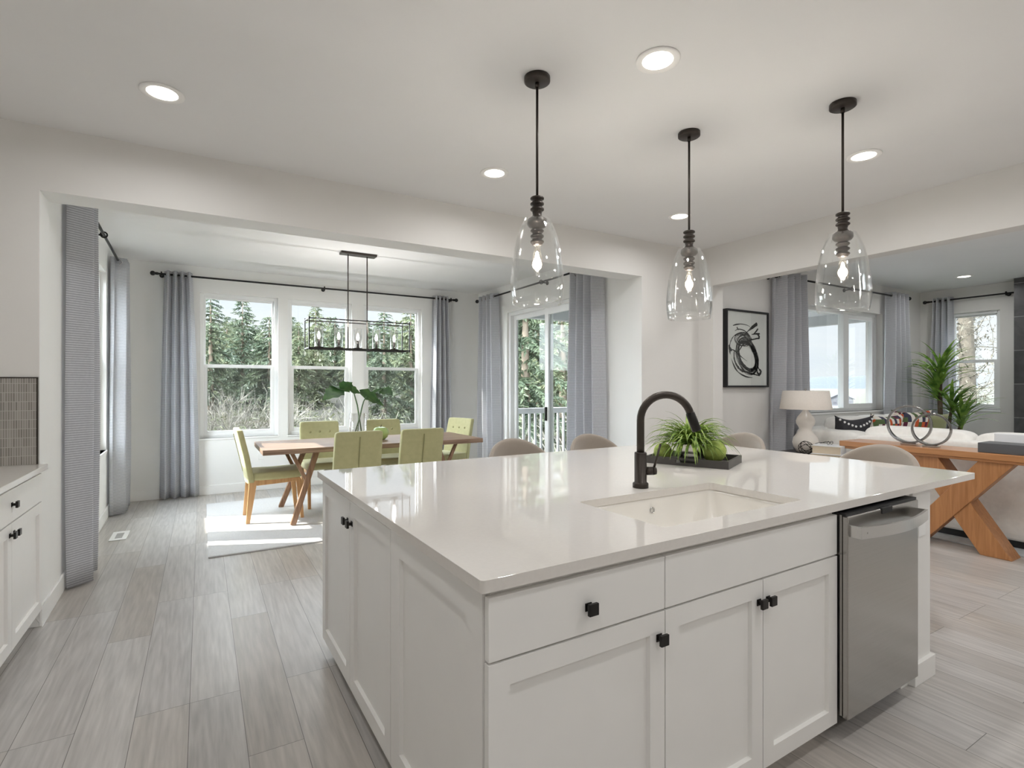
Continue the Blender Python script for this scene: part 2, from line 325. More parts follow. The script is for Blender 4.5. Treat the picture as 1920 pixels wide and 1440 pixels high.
def mesh_of(name,mb,m,org,weld=False):
    me=bpy.data.meshes.new(name)
    me.from_pydata([(v[0]-org[0],v[1]-org[1],v[2]-org[2]) for v in mb.v],[],mb.f)
    me.polygons.foreach_set('use_smooth',mb.sm)
    me.materials.append(m)
    if weld:
        bm=bmesh.new(); bm.from_mesh(me)
        bmesh.ops.remove_doubles(bm,verts=bm.verts,dist=1e-5); bmesh.ops.recalc_face_normals(bm,faces=bm.faces); bm.to_mesh(me); bm.free()
    return me
def mods(o,bevel,solid,sub):
    if solid:
        k=o.modifiers.new('thickness','SOLIDIFY'); k.thickness=solid; k.offset=0
    if bevel:
        k=o.modifiers.new('edges','BEVEL'); k.width=bevel; k.segments=2; k.limit_method='ANGLE'; k.angle_limit=math.radians(40)
    if sub:
        k=o.modifiers.new('smooth','SUBSURF'); k.levels=sub; k.render_levels=sub
def part(name,mb,m,parent,bevel=0,solid=0,sub=0,weld=True,label=None):
    o=bpy.data.objects.new(name,mesh_of(name,mb,m,ORG[parent.name],weld)); COL.objects.link(o); o.parent=parent; ORG[o.name]=ORG[parent.name]
    mods(o,bevel,solid,sub)
    if label: o['label']=label
    return o
def tag(o,label,cat,group=None):
    o['label']=label; o['category']=cat
    if group: o['group']=group
    return o
def thing(name,label,cat,org,rotz=0,group=None,loc=None):
    o=bpy.data.objects.new(name,None); COL.objects.link(o); o.empty_display_size=.1
    o.location=loc or org; o.rotation_euler=(0,0,rotz); ORG[o.name]=tuple(org)
    return tag(o,label,cat,group)
def solo(name,mb,m,label=None,cat=None,group=None,bevel=0,solid=0,sub=0,weld=True,kind=None,org=None):
    if org is None:
        b=mb.bounds(); org=((b[0][0]+b[0][1])/2,(b[1][0]+b[1][1])/2,b[2][0])
    o=bpy.data.objects.new(name,mesh_of(name,mb,m,org,weld)); COL.objects.link(o); o.location=org; ORG[o.name]=tuple(org)
    mods(o,bevel,solid,sub)
    if kind: o['kind']=kind
    if label: tag(o,label,cat,group)
    return o
def struct(name,mb,m,label,cat='wall',**k): return solo(name,mb,m,label,cat,kind='structure',**k)
def sthing(name,label,cat,org):
    o=thing(name,label,cat,org); o['kind']='structure'; return o
def dup(src,loc,rotz=None,label=None,group=None):
    r=src.copy(); COL.objects.link(r); r.location=loc
    if rotz is not None: r.rotation_euler=(0,0,rotz)
    if label: r['label']=label
    if group: r['group']=group
    for ch in list(src.children):
        c=ch.copy(); COL.objects.link(c); c.parent=r
        for g in list(ch.children):
            d=g.copy(); COL.objects.link(d); d.parent=c
    return r
TH=math.radians(.96)
def irot(x,y):
    c,s=math.cos(TH),math.sin(TH); return (2+(x-2)*c-(y-2)*s,2+(x-2)*s+(y-2)*c)
def isl(name,label,cat,org,group=None):
    x,y=irot(org[0],org[1]); return thing(name,label,cat,org,TH,group,(x,y,org[2]))
def lamp(name,kind,power,color,parent,pos,rad=.05,shape=None):
    d=bpy.data.lights.new(name,kind); d.energy=power; d.color=color
    if kind=='AREA': d.shape='DISK'; d.size=rad*2; d.spread=math.radians(170)
    else: d.shadow_soft_size=rad
    o=bpy.data.objects.new(name,d); COL.objects.link(o); o.parent=parent
    q=ORG[parent.name]; o.location=(pos[0]-q[0],pos[1]-q[1],pos[2]-q[2]); return o
# ================================================================ room shell
H=2.83; SF=2.464; YW=3.92; XL_=-.79; XR_=3.833; YB_=7.57; HX=4.673; LX=9.85; LW=-1.42
def holed(mb,axis,a0,a1,z0,z1,n0,n1,holes):
    # wall running along axis from a0 to a1, thickness n0..n1, holes (u0,u1,w0,w1)
    us=sorted({a0,a1,*[h[0] for h in holes],*[h[1] for h in holes]})
    for i in range(len(us)-1):
        ua,ub=us[i],us[i+1]; zs=[(z0,z1)]
        for h in holes:
            if h[0]<=ua+1e-6 and h[1]>=ub-1e-6:
                nz=[]
                for (p,q) in zs:
                    if h[2]>p: nz.append((p,min(q,h[2])))
                    if h[3]<q: nz.append((max(p,h[3]),q))
                zs=nz
        for (p,q) in zs:
            if q-p<1e-6: continue
            if axis=='x': mb.box(ua,ub,n0,n1,p,q)
            else: mb.box(n0,n1,ua,ub,p,q)
    return mb
BW=[(-.02,.87),(.99,1.832),(2.0,2.876)]; BZ=(.70,2.515)
LWN=[(5.44,5.75),(5.925,6.75)]
DOOR=(4.78,6.65,0,2.42)
LV=(6.5,8.66,1.0,2.41); RV=(2.95,3.56,1.0,2.45)
struct('floor',MB().box(LW-.15,LX+.15,-2.65,4.15,-.12,0).box(XL_-.25,XR_+.15,4.15,YB_+.15,-.12,0),M_floor,'grey brown oak plank floor running through kitchen and dining nook','floor',org=(0,0,0))
struct('ceiling',MB().box(LW-.3,LX+.3,-2.8,4.15,H,H+.2).box(XL_-.35,XR_+.3,4.15,YB_+.35,H,H+.2),M_ceil,'flat white ceiling over kitchen, nook and living room','ceiling')
wf=struct('wall_front',holed(MB(),'x',LW-.15,LX+.15,0,H,YW,YW+.23,[(XL_,XR_,0,SF),LV]),M_wall,'greige wall with the wide opening into the dining nook')
struct('wall_nook_left',holed(MB(lambda x,y,z:(x-.02*(y-4.15),y,z)),'y',YW+.23,YB_+.15,0,H,XL_-.15,XL_,[(a,b)+BZ for a,b in LWN]),M_wall_daylit,'left wall of the dining nook behind the grey curtains')
struct('wall_nook_back',holed(MB(),'x',XL_-.065,XR_,0,H,YB_,YB_+.15,[(a,b)+BZ for a,b in BW]),M_wall_daylit,'dining nook end wall with three tall windows')
struct('wall_nook_right',holed(MB(),'y',YW+.23,YB_+.15,0,H,XR_,XR_+.15,[DOOR]),M_wall_daylit,'right wall of the dining nook with the glass slider')
struct('wall_right',holed(MB(),'y',-2.65,YW,0,H,LX,LX+.15,[RV]),M_wall,'far right wall of the living room with a narrow window')
struct('wall_left',MB().box(LW-.15,LW,-2.65,YW,0,H),M_wall,'kitchen wall behind the base cabinets at left')
struct('wall_rear',MB().box(LW,LX,-2.65,-2.5,0,H),M_wall,'wall behind the viewpoint')
struct('wall_header',MB().box(HX,HX+.157,-2.5,YW-.19,2.42,H).box(HX,HX+.157,YW-.19,YW,0,H),M_wall,'dropped header and pilaster between kitchen and living room')
struct('wall_fireplace',MB().box(9.60,LX,1.0,2.728,0,H),M_fire,'charcoal slate tiled chimney breast at the right edge')
def mp_left(u,n,z): return (XL_-n-.02*(u-4.15),u,z)
wf.data.materials.append(M_wall_daylit)
for p in wf.data.polygons:      # opening reveals and nook side take the wall paint lightened for daylight
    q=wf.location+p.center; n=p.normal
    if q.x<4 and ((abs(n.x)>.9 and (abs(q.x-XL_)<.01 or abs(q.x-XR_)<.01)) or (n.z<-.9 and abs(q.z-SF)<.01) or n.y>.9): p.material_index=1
def baseb(name,boxes,label):
    mb=MB()
    for b in boxes: mb.box(*b)
    if name=='baseboard_left': mb.add([mp_left(u,n,z) for z in (0,bh) for u,n in ((4.15,0),(4.15,-bt),(YB_,-bt),(YB_,0))],[(0,1,2,3),(7,6,5,4),(0,4,5,1),(1,5,6,2),(2,6,7,3),(3,7,4,0)])
    struct(name,mb,M_trim,label,'baseboard',bevel=.004)
bh=.115; bt=.014
baseb('baseboard_left',[(XL_,XL_+bt,YW-bt,4.15,0,bh),(XL_-.05,XL_+bt,YW-bt,YW,0,bh)],'white baseboard along the left wall of the nook')
baseb('baseboard_back',[(XL_-.06,XR_,YB_-bt,YB_,0,bh)],'white baseboard under the dining windows')
baseb('baseboard_right',[(XR_-bt,XR_,YW-bt,4.72,0,bh),(XR_-bt,XR_,6.72,YB_,0,bh),(XR_-bt,HX,YW-bt,YW,0,bh)],'white baseboard beside the glass slider')
baseb('baseboard_living',[(HX+.157,LX,YW-bt,YW,0,bh),(LX-bt,LX,2.73,YW,0,bh)],'white baseboard in the living room corner')
# ---------------------------------------------------------------- windows
def mp_back(u,n,z): return (u,YB_+n,z)
def mp_liv(u,n,z): return (u,YW+n,z)
def mp_right(u,n,z): return (LX+n,u,z)
def mp_door(u,n,z): return (XR_+n,u,z)
def ring(mb,u0,u1,z0,z1,n0,n1,w,wb=None,wt=None):
    wb=w if wb is None else wb; wt=w if wt is None else wt
    mb.box(u0,u0+w,n0,n1,z0,z1); mb.box(u1-w,u1,n0,n1,z0,z1); mb.box(u0+w,u1-w,n0,n1,z0,z0+wb); mb.box(u0+w,u1-w,n0,n1,z1-wt,z1); return mb
def window(k,label,mp,u0,u1,z0,z1,screen=True,mid=None):
    org=mp((u0+u1)/2,.08,z0); t=sthing('window_%d'%k,label,'window',org)
    mid=mid or z0+(z1-z0)*.505
    part('window_frame',ring(MB(mp),u0,u1,z0,z1,.05,.13,.042),M_vinyl,t,bevel=.004)
    a=u0+.042; b=u1-.042
    up=part('upper_sash',ring(MB(mp),a,b,mid-.018,z1-.042,.095,.122,.022,.036,.022),M_vinyl,t,bevel=.003)
    part('glass_pane',MB(mp).box(a+.02,b-.02,.106,.110,mid+.01,z1-.06),M_pane,up)
    lo=part('lower_sash',ring(MB(mp),a,b,z0+.042,mid+.02,.060,.090,.040,.045,.040),M_vinyl,t,bevel=.003)
    part('glass_pane',MB(mp).box(a+.035,b-.035,.073,.077,z0+.08,mid-.015),M_pane,lo)
    if screen:
        part('insect_screen',MB(mp).box(a,b,.1235,.1255,z0+.042,mid),M_screen,t)
    part('sill',MB(mp).box(u0-.012,u1+.012,-.012,.05,z0-.022,z0),M_trim,t,bevel=.003)
for k,(a,b) in enumerate(BW):
    window(1+k,['left window of the three behind the dining table','middle window of the three behind the dining table','right window of the three behind the dining table'][k],mp_back,a,b,*BZ,mid=1.605)
for k,(a,b) in enumerate(LWN):
    window(4+k,['narrow nook side window hidden behind the tall striped curtain','nook side window nearer the corner, between two curtains'][k],mp_left,a,b,*BZ,mid=1.605,screen=False)
def living_window():
    u0,u1,z0,z1=LV; t=sthing('window_6','wide sliding window above the ivory sofa in the living room','window',mp_liv((u0+u1)/2,.1,z0))
    part('window_frame',ring(MB(mp_liv),u0,u1,z0,z1,.08,.17,.045),M_vinyl,t,bevel=.004)
    part('mullion',MB(mp_liv).box(7.765,7.855,.085,.165,z0+.045,z1-.045),M_vinyl,t,bevel=.004)
    s=part('sliding_sash',ring(MB(mp_liv),7.855,u1-.045,z0+.045,z1-.045,.09,.125,.055),M_vinyl,t,bevel=.003)
    part('glass_pane',MB(mp_liv).box(7.9,u1-.095,.105,.109,z0+.09,z1-.09),M_pane,s)
    part('glass_pane',MB(mp_liv).box(u0+.04,7.77,.13,.134,z0+.04,z1-.04),M_pane,t)
    part('sill',MB(mp_liv).box(u0-.01,u1+.01,-.014,.08,z0-.022,z0),M_trim,t,bevel=.003)
living_window()
window(7,'narrow window beside the charcoal tiled chimney breast',mp_right,*RV,screen=False,mid=1.72)
def slider():
    y0,y1,_,z1=DOOR; t=sthing('door_1','white sliding glass door from the nook to the deck','door',mp_door((y0+y1)/2,.07,0)); c=5.69
    part('door_frame',ring(MB(mp_door),y0,y1,0,z1,.03,.14,.05,.03),M_vinyl,t,bevel=.004)
    f=part('fixed_panel',ring(MB(mp_door),c-.04,y1-.05,.03,z1-.05,.09,.125,.065),M_vinyl,t,bevel=.004)
    part('glass_pane',MB(mp_door).box(c,y1-.1,.105,.109,.08,z1-.1),M_doorpane,f)
    s=part('sliding_panel',ring(MB(mp_door),y0+.05,c+.045,.03,z1-.05,.045,.08,.085),M_vinyl,t,bevel=.004)
    part('glass_pane',MB(mp_door).box(y0+.11,c-.03,.06,.064,.1,z1-.12),M_doorpane,s)
    part('handle',MB(mp_door).box(c-.012,c+.015,.018,.045,.90,1.08),M_black,s,bevel=.004)
slider()
# ================================================================ curtains and rods
def curtain(label,mp,u0,u1,nc,z0,z1,waves,amp,group,ph=0.,top=None,flare=.03,grom=True):
    # mp maps (u,n,z); n negative = into the room
    org=mp((u0+u1)/2,nc,z0); t=thing('curtain',label,'curtain',org,group=group)
    top=top or (u0,u1); r=random.Random(int(u0*100)+int(waves*10)+17); jit=[r.uniform(-.35,.35) for _ in range(int(waves*2)+3)]
    def fn(s,v):
        z=z0+(z1-z0)*v
        a=u0-flare*(1-v)*.5; b=u1+flare*(1-v)*.5; k=v**2.
        a=a*(1-k)+top[0]*k; b=b*(1-k)+top[1]*k
        th=2*PI*waves*s+ph; j=jit[int(s*waves*2)%len(jit)]
        am=amp*(1+.25*j*(1-v))
        n=nc+am*math.sin(th)+(.012*math.sin(3.1*s+4*v)+.006*math.sin(th*2+3*v))*(1-v)
        u=a+(b-a)*(s+.020*math.sin(th*2)/max(1,waves)*2)
        return (u,n,z)
    nu=int(waves*14)
    part('fabric_panel',MB(mp).sheet(nu,18,fn),M_curt,t,solid=.0035,weld=False)
    if grom:
        for k in range(int(waves*2)):
            s=(k*PI-ph%PI)/(2*PI*waves)
            if s<.01 or s>.99: continue
            u=top[0]+(top[1]-top[0])*s; pts=[(u,nc+.026*math.cos(q*PI/8),z1-.045+.026*math.sin(q*PI/8)) for q in range(16)]
            part('grommet',MB(mp).tube(pts,.0045,6,closed=True),M_chrome,t)
    return t
def rod(label,mp,u0,u1,nc,z,brs,fin=(1,1)):
    t=thing('curtain_rod',label,'curtain rod',mp((u0+u1)/2,nc,z-.012))
    part('rod',MB(mp).cyl((u0,nc,z),(u1,nc,z),.0115),M_rod,t)
    for f,u,s in ((fin[0],u0,-1),(fin[1],u1,1)):
        if f:
            part('finial',MB(mp).cyl((u,nc,z),(u+s*.03,nc,z),.016).sup((u+s*.055,nc,z),(.056,.056,.056),1,1,14,8),M_rod,t)
    for u in brs:
        part('bracket',MB(mp).cyl((u,nc,z-.004),(u,-.001,z-.004),.008).cyl((u,-.012,z-.004),(u,-.001,z-.004),.026).tube([(u,nc+.024*math.cos(q*PI/6),z+.024*math.sin(q*PI/6)) for q in range(12)],.007,6,closed=True),M_rod,t)
CZ=2.725; RZ=2.68
gl='grey striped curtains in the dining nook'
curtain('grey striped curtain nearest the kitchen, against the left opening jamb',mp_left,4.50,4.99,-.084,.015,CZ,2,.072,gl,ph=2.2,top=(4.52,4.95),flare=.0)
curtain('grey curtain on the left nook wall beside the back corner',mp_left,6.78,7.30,-.095,.015,CZ-.02,4,.070,gl,ph=.5,top=(6.84,7.18))
rod('black curtain rod on the left wall of the nook',mp_left,4.45,7.28,-.085,RZ,[5.79])
curtain('grey curtain left of the dining windows, by the black finial',mp_back,-.42,-.045,-.10,.015,CZ,4,.055,gl,ph=1.0,top=(-.385,-.10))
curtain('grey curtain at the right end of the dining window rod',mp_back,2.99,3.31,-.10,.015,CZ,4,.055,gl,ph=.4,top=(3.02,3.26))
rod('long black curtain rod above the three dining windows',mp_back,-.44,3.345,-.10,RZ,[-.41,1.44,3.31])
curtain('grey curtain on the far side of the sliding door',mp_door,6.74,7.32,-.10,.015,CZ,4,.06,gl,ph=.8,top=(6.80,7.28))
curtain('grey striped curtain on the near side of the sliding door',mp_door,4.42,5.02,-.10,.015,CZ-.03,4,.07,gl,ph=1.4,top=(4.46,4.96))
rod('black curtain rod above the sliding door',mp_door,4.40,7.36,-.10,RZ,[5.6])
g2='grey curtains in the living room'
curtain('sheer grey curtain beside the framed ink drawing',mp_liv,5.86,6.56,-.12,.015,2.72,4.5,.075,g2,ph=.2,top=(5.9,6.5))
curtain('grey curtain between the sofa window and the room corner',mp_liv,8.56,9.22,-.11,.015,2.72,4,.06,g2,ph=.6,top=(8.6,9.1))
rod('black curtain rod above the sofa window',mp_liv,5.86,9.15,-.115,2.67,[5.9,7.6,9.1])
curtain('grey curtain behind the dracaena at the narrow window',mp_right,3.44,3.75,-.11,.015,2.70,3.5,.055,g2,ph=.5,top=(3.46,3.70))
rod('black curtain rod reaching to the charcoal chimney breast',mp_right,2.74,3.76,-.11,2.655,[2.85],fin=(0,1))
# ================================================================ ceiling lights
def can(x,y,label,group,first=[None]):
    if first[0] is None:
        t=thing('recessed_downlight',label,'ceiling light',(x,y,H-.012),group=group)
        c=(x,y,H)
        part('trim_ring',MB().lathe([(.098,-.001),(.098,-.005),(.094,-.008),(.072,-.006),(.068,-.001)],c,32),M_baffle,t)
        part('baffle',MB().lathe([(.070,-.004),(.062,-.0035),(.060,-.0025)],c,32),M_baffle,t)
        part('lens',MB().lathe([(.0,-.0045),(.068,-.0045)],c,32),M_lens,t)
        lamp('downlight_glow','AREA',CAN_W,(1,1,1),t,(x,y,H-.014),.065)
        first[0]=t; return t
    return dup(first[0],(x,y,H-.012),label=label,group=group)
gk='recessed kitchen downlights'
can(-.17,3.17,'recessed downlight at upper left, nearest the kitchen wall',gk)
can(1.775,1.715,'large recessed downlight just right of the nearest glass pendant',gk)
can(1.745,3.20,'recessed downlight left of the nearest pendant, by the nook header',gk)
can(3.65,1.76,'recessed downlight right of the rightmost pendant rod',gk)
can(3.575,3.20,'recessed downlight behind the middle pendant rod',gk)
can(8.85,3.02,'recessed downlight on the living room ceiling near the corner plant',gk)
for x,y in ((-.17,.25),(1.76,.25),(3.65,.25),(-.17,-1.3),(1.76,-1.3),(3.65,-1.3),(6.7,.4),(8.85,.4),(6.7,-1.6),(8.85,-1.6),(5.25,1.05),(5.25,2.65),(5.3,-1.0),(7.8,-.6)):  # closing entries are unseen cans added to brighten the living room and sofa back
    can(x,y,'unseen recessed downlight on the ceiling, from the continued grid and the added fill','downlights out of view')
# ================================================================ pendants
def pendant(x,y,label,first=[None]):
    gp='clear glass island pendants'
    if first[0]: return dup(first[0],(x,y,H),label=label)
    t=thing('pendant_light',label,'pendant light',(x,y,H),group=gp); c=(x,y,0)
    part('canopy',MB().lathe([(.0,H-.001),(.062,H-.001),(.062,H-.022),(.056,H-.026),(.0,H-.026)],c,32),M_bronze,t)
    part('stem',MB().cyl((x,y,H-.02),(x,y,2.25),.0062).cyl((x,y,H-.05),(x,y,H-.026),.010),M_bronze,t)
    pr=[(.0,2.262)]
    for k in range(3):
        z=2.258-k*.026; pr+=[(.028,z),(.033,z-.004),(.033,z-.010),(.028,z-.014),(.023,z-.016),(.023,z-.024)]
    pr+=[(.021,2.176),(.024,2.166),(.047,2.150),(.048,2.128),(.040,2.116),(.024,2.110)]
    for k in range(3):
        z=2.104-k*.026; pr+=[(.023,z),(.031,z-.003),(.033,z-.009),(.029,z-.014),(.024,z-.017)]
    pr+=[(.024,2.03),(.0,2.03)]
    part('socket',MB().lathe(pr,c,28),M_bronze,t)
    part('glass_shade',MB().lathe([(.046,2.156),(.062,2.150),(.080,2.115),(.098,2.065),(.112,2.005),(.121,1.935),(.1275,1.865),(.128,1.82),(.124,1.78),(.117,1.746),(.113,1.746),(.120,1.78),(.1235,1.82),(.123,1.865),(.117,1.935),(.108,2.005),(.094,2.065),(.076,2.113),(.058,2.146)],c,44),M_shade,t)
    b=part('bulb',MB().lathe([(.013,2.03),(.014,2.015),(.020,1.985),(.0275,1.955),(.0275,1.935),(.021,1.915),(.010,1.906),(.0,1.904)],c,20),M_bulbglass,t)
    part('filament',MB().lathe([(.0,2.0),(.006,1.995),(.010,1.975),(.010,1.945),(.005,1.93),(.0,1.928)],c,12),M_bulb,b)
    lamp('pendant_glow','POINT',PEND_W,(1,.95,.88),t,(x,y,1.957),.022)
    first[0]=t; return t
pendant(1.38,2.105,'clear glass pendant hanging nearest the dining nook opening, leftmost')
pendant(2.444,2.117,'clear glass pendant hanging in front of the wall pier, middle one')
pendant(2.878,1.489,'clear glass pendant in front of the living room window, rightmost')
# ================================================================ chandelier
def chandelier():
    x0,x1=.965,2.055; y0,y1=5.80,6.06; cy=5.93; zt,zb=2.066,1.757
    t=thing('chandelier','black open-box linear chandelier with five candle bulbs over the table','chandelier',(1.5,cy,H))
    part('canopy',MB().box(1.31,1.70,cy-.06,cy+.06,H-.025,H-.001),M_bronze,t,bevel=.003)
    for x in (1.393,1.603): part('hanging_rod',MB().cyl((x,cy,H-.02),(x,cy,zb),.0062,n=10),M_bronze,t)
    f=MB(); w=.011
    for z in (zt,zb):
        for y in (y0,y1): f.box(x0,x1,y-w/2,y+w/2,z-w/2,z+w/2)
        for x in (x0,x1): f.box(x-w/2,x+w/2,y0,y1,z-w/2,z+w/2)
    for x in (x0,x1):
        for y in (y0,y1): f.box(x-w/2,x+w/2,y-w/2,y+w/2,zb-.02,zt+.02)
    f.box(x0,x1,cy-.009,cy+.009,zb-.006,zb+.006)
    part('cage_frame',f,M_black,t)
    for k in range(5):
        x=1.085+k*.2075; c=(x,cy,zb)
        part('candle_dish',MB().lathe([(.0,.006),(.03,.007),(.048,.016),(.05,.02),(.046,.02),(.0,.012)],c,20),M_bronze,t)
        part('candle_sleeve',MB().cyl((x,cy,zb+.012),(x,cy,zb+.105),.0125,n=14),M_bronze,t)
        part('candle_bulb',MB().lathe([(.0,.105),(.009,.107),(.0165,.13),(.015,.15),(.007,.178),(.0,.188)],c,14),M_candle,t)
        part('glass_cylinder',MB().lathe([(.044,.018),(.044,.238),(.0425,.238),(.0425,.018)],c,24),M_shade,t)
        lamp('candle_glow','POINT',CHAND_W,(1,.98,.95),t,(x,cy,zb+.215),0)
chandelier()
# ================================================================ cabinets
def mp_front(y): return lambda u,n,z:(u,y-n,z)      # n outward towards -y
def mp_side(x): return lambda u,n,z:(x-n,u,z)       # n outward towards -x
def mp_sidep(x): return lambda u,n,z:(x+n,u,z)      # n outward towards +x
def shaker(name,mp,u0,u1,z0,z1,t,parent_w=.058):
    mb=MB(mp); w=parent_w
    ring(mb,u0,u1,z0,z1,0,.020,w)
    mb.box(u0+w,u1-w,0,.007,z0+w,z1-w)
    # chamfer strip round the recessed panel
    a,b,c,d=u0+w,u1-w,z0+w,z1-w; e=.0035
    for q in ([(a,.020,c),(b,.020,c),(b-e,.007,c+e),(a+e,.007,c+e)],[(b,.020,c),(b,.020,d),(b-e,.007,d-e),(b-e,.007,c+e)],
              [(b,.020,d),(a,.020,d),(a+e,.007,d-e),(b-e,.007,d-e)],[(a,.020,d),(a,.020,c),(a+e,.007,c+e),(a+e,.007,d-e)]):
        mb.add(q,[(0,1,2,3)])
    return part(name,mb,M_cab,t,weld=False)
def slab(name,mp,u0,u1,z0,z1,t): return part(name,MB(mp).box(u0,u1,0,.020,z0,z1),M_cab,t,bevel=.002)
def knob(mp,u,z,parent,n0=.020):
    mb=MB(mp); mb.box(u-.011,u+.011,n0,n0+.003,z-.011,z+.011)
    mb.add([],[])
    m2=MB(mp)
    mb.box(u-.006,u+.006,n0+.003,n0+.016,z-.006,z+.006)
    mb.box(u-.0155,u+.0155,n0+.016,n0+.026,z-.0155,z+.0155)
    return part('knob',mb,M_black,parent,bevel=.003)
ZB=.072; ZT=.866; ZD=.712; g=.0018; FY=1.12; SX=.572
fr=mp_front(FY); sd=mp_side(SX)
# corner cabinet
t=isl('base_cabinet','white island cabinet with one drawer above one shaker door, at the near corner','cabinet',(.86,1.45,0))
part('body',MB().box(SX,1.138,FY,1.785,ZB,.884),M_cab,t,bevel=.001)
part('toe_kick',MB().box(.63,1.138,FY+.06,1.785,0,ZB),M_cab,t)
d=slab('drawer_front',fr,.556,1.138-g,ZD+.003,ZT,t); knob(fr,.852,.783,d)
d=shaker('door',fr,.556,1.138-g,ZB,ZD-.003,t); knob(fr,1.112,.638,d)
shaker('end_panel',sd,1.125,1.785-g,ZB-.01,ZT+.012,t,.085)
# sink cabinet
t=isl('sink_cabinet','white island cabinet under the sink with two shaker doors and false front','cabinet',(1.607,1.45,0))
part('body',MB().box(1.138,2.076,FY,1.18,ZB,.884).box(1.138,1.156,1.18,2.4,ZB,.884).box(2.058,2.076,1.18,2.4,ZB,.884).box(1.156,2.058,1.18,2.4,ZB,ZB+.02),M_cab,t)
part('toe_kick',MB().box(1.138,2.076,FY+.06,2.3,0,ZB),M_cab,t)
slab('false_front',fr,1.138+g,2.076-g,ZD+.003,ZT,t)
d=shaker('door',fr,1.138+g,1.606-g,ZB,ZD-.003,t); knob(fr,1.582,.638,d)
d=shaker('door',fr,1.606+g,2.076-g,ZB,ZD-.003,t); knob(fr,1.632,.638,d)
# left side cabinet
t=isl('side_cabinet','white island cabinet on the left face with two tall shaker doors','cabinet',(.86,2.32,0))
part('body',MB().box(SX,1.138,1.785,2.86,ZB,.884),M_cab,t,bevel=.001)
part('toe_kick',MB().box(.63,1.138,1.785,2.80,0,ZB),M_cab,t)
d=shaker('door',sd,1.785+g,2.32-g,ZB-.01,ZT,t,.062); knob(sd,2.286,.775,d)
d=shaker('door',sd,2.32+g,2.86,ZB-.01,ZT,t,.062); knob(sd,2.354,.775,d)
# back panel of the island
t=isl('island_back_panel','white panel closing the back of the island under the overhang','panel',(1.95,2.41,0))
part('panel',MB().box(1.138,2.96,2.4,2.42,0,.884),M_cab,t)
t=isl('island_end_panel','white panel on the right end of the island behind the post','panel',(2.95,1.85,0))
part('panel',MB().box(2.94,2.958,1.32,2.395,0,.884),M_cab,t)
# dishwasher
def dishwasher():
    t=isl('dishwasher','stainless steel dishwasher with a bowed bar handle at the island end','dishwasher',(2.38,1.4,0))
    part('tub',MB().box(2.085,2.675,FY+.01,1.7,.09,.86),M_dark,t)
    part('side_trim',MB().box(2.084,2.676,1.088,FY+.01,.10,.866),M_steel,t)
    part('door',MB().box(2.086,2.674,1.066,1.088,.092,.862),M_steel,t,bevel=.004)
    part('control_strip',MB().box(2.086,2.674,1.074,1.12,.862,.872),M_dark,t)
    part('vent_window',MB().box(2.345,2.43,1.063,1.075,.842,.8645),M_dark,t)
    part('toe_kick',MB().box(2.09,2.67,1.19,1.21,0,.09),M_dark,t)
    x0,x1=2.098,2.662; h=MB(); n=24; zb,zt=.786,.829
    for k in range(n):
        a=k/n; b=(k+1)/n
        def P_(s,o): return (x0+(x1-x0)*s, 1.066-.030-.036*math.sin(PI*s)-o)
        p0,p1=P_(a,0),P_(b,0); q0,q1=P_(a,.011),P_(b,.011)
        h.add([(*p0,zb),(*p1,zb),(*q1,zb),(*q0,zb),(*p0,zt),(*p1,zt),(*q1,zt),(*q0,zt)],[(0,1,2,3),(7,6,5,4),(0,4,5,1),(3,2,6,7)]+([(0,3,7,4)] if k==0 else [])+([(1,5,6,2)] if k==n-1 else []))
    h.box(x0,x0+.012,1.036,1.067,zb,zt).box(x1-.012,x1,1.036,1.067,zb,zt)
    hd=part('handle',h,M_handle,t)
    part('maker_badge',MB().box(x0+.03,x0+.065,1.0175,1.0215,.804,.810),M_chrome,hd)
dishwasher()
# post
t=isl('island_post','white square island post with a tall base block, right of the dishwasher','post',(2.87,1.2,0))
part('shaft',MB().box(2.765,2.945,1.122,1.30,0,.884),M_cab,t,bevel=.002)
part('base_block',MB().box(2.75,2.96,1.106,1.315,0,.098),M_cab,t,bevel=.002)
part('filler',MB().box(2.68,2.766,1.135,1.16,.0,.884),M_cab,t)
part('outlet_cover',MB().box(2.815,2.885,1.117,1.123,.665,.778),M_trim,t,bevel=.002)
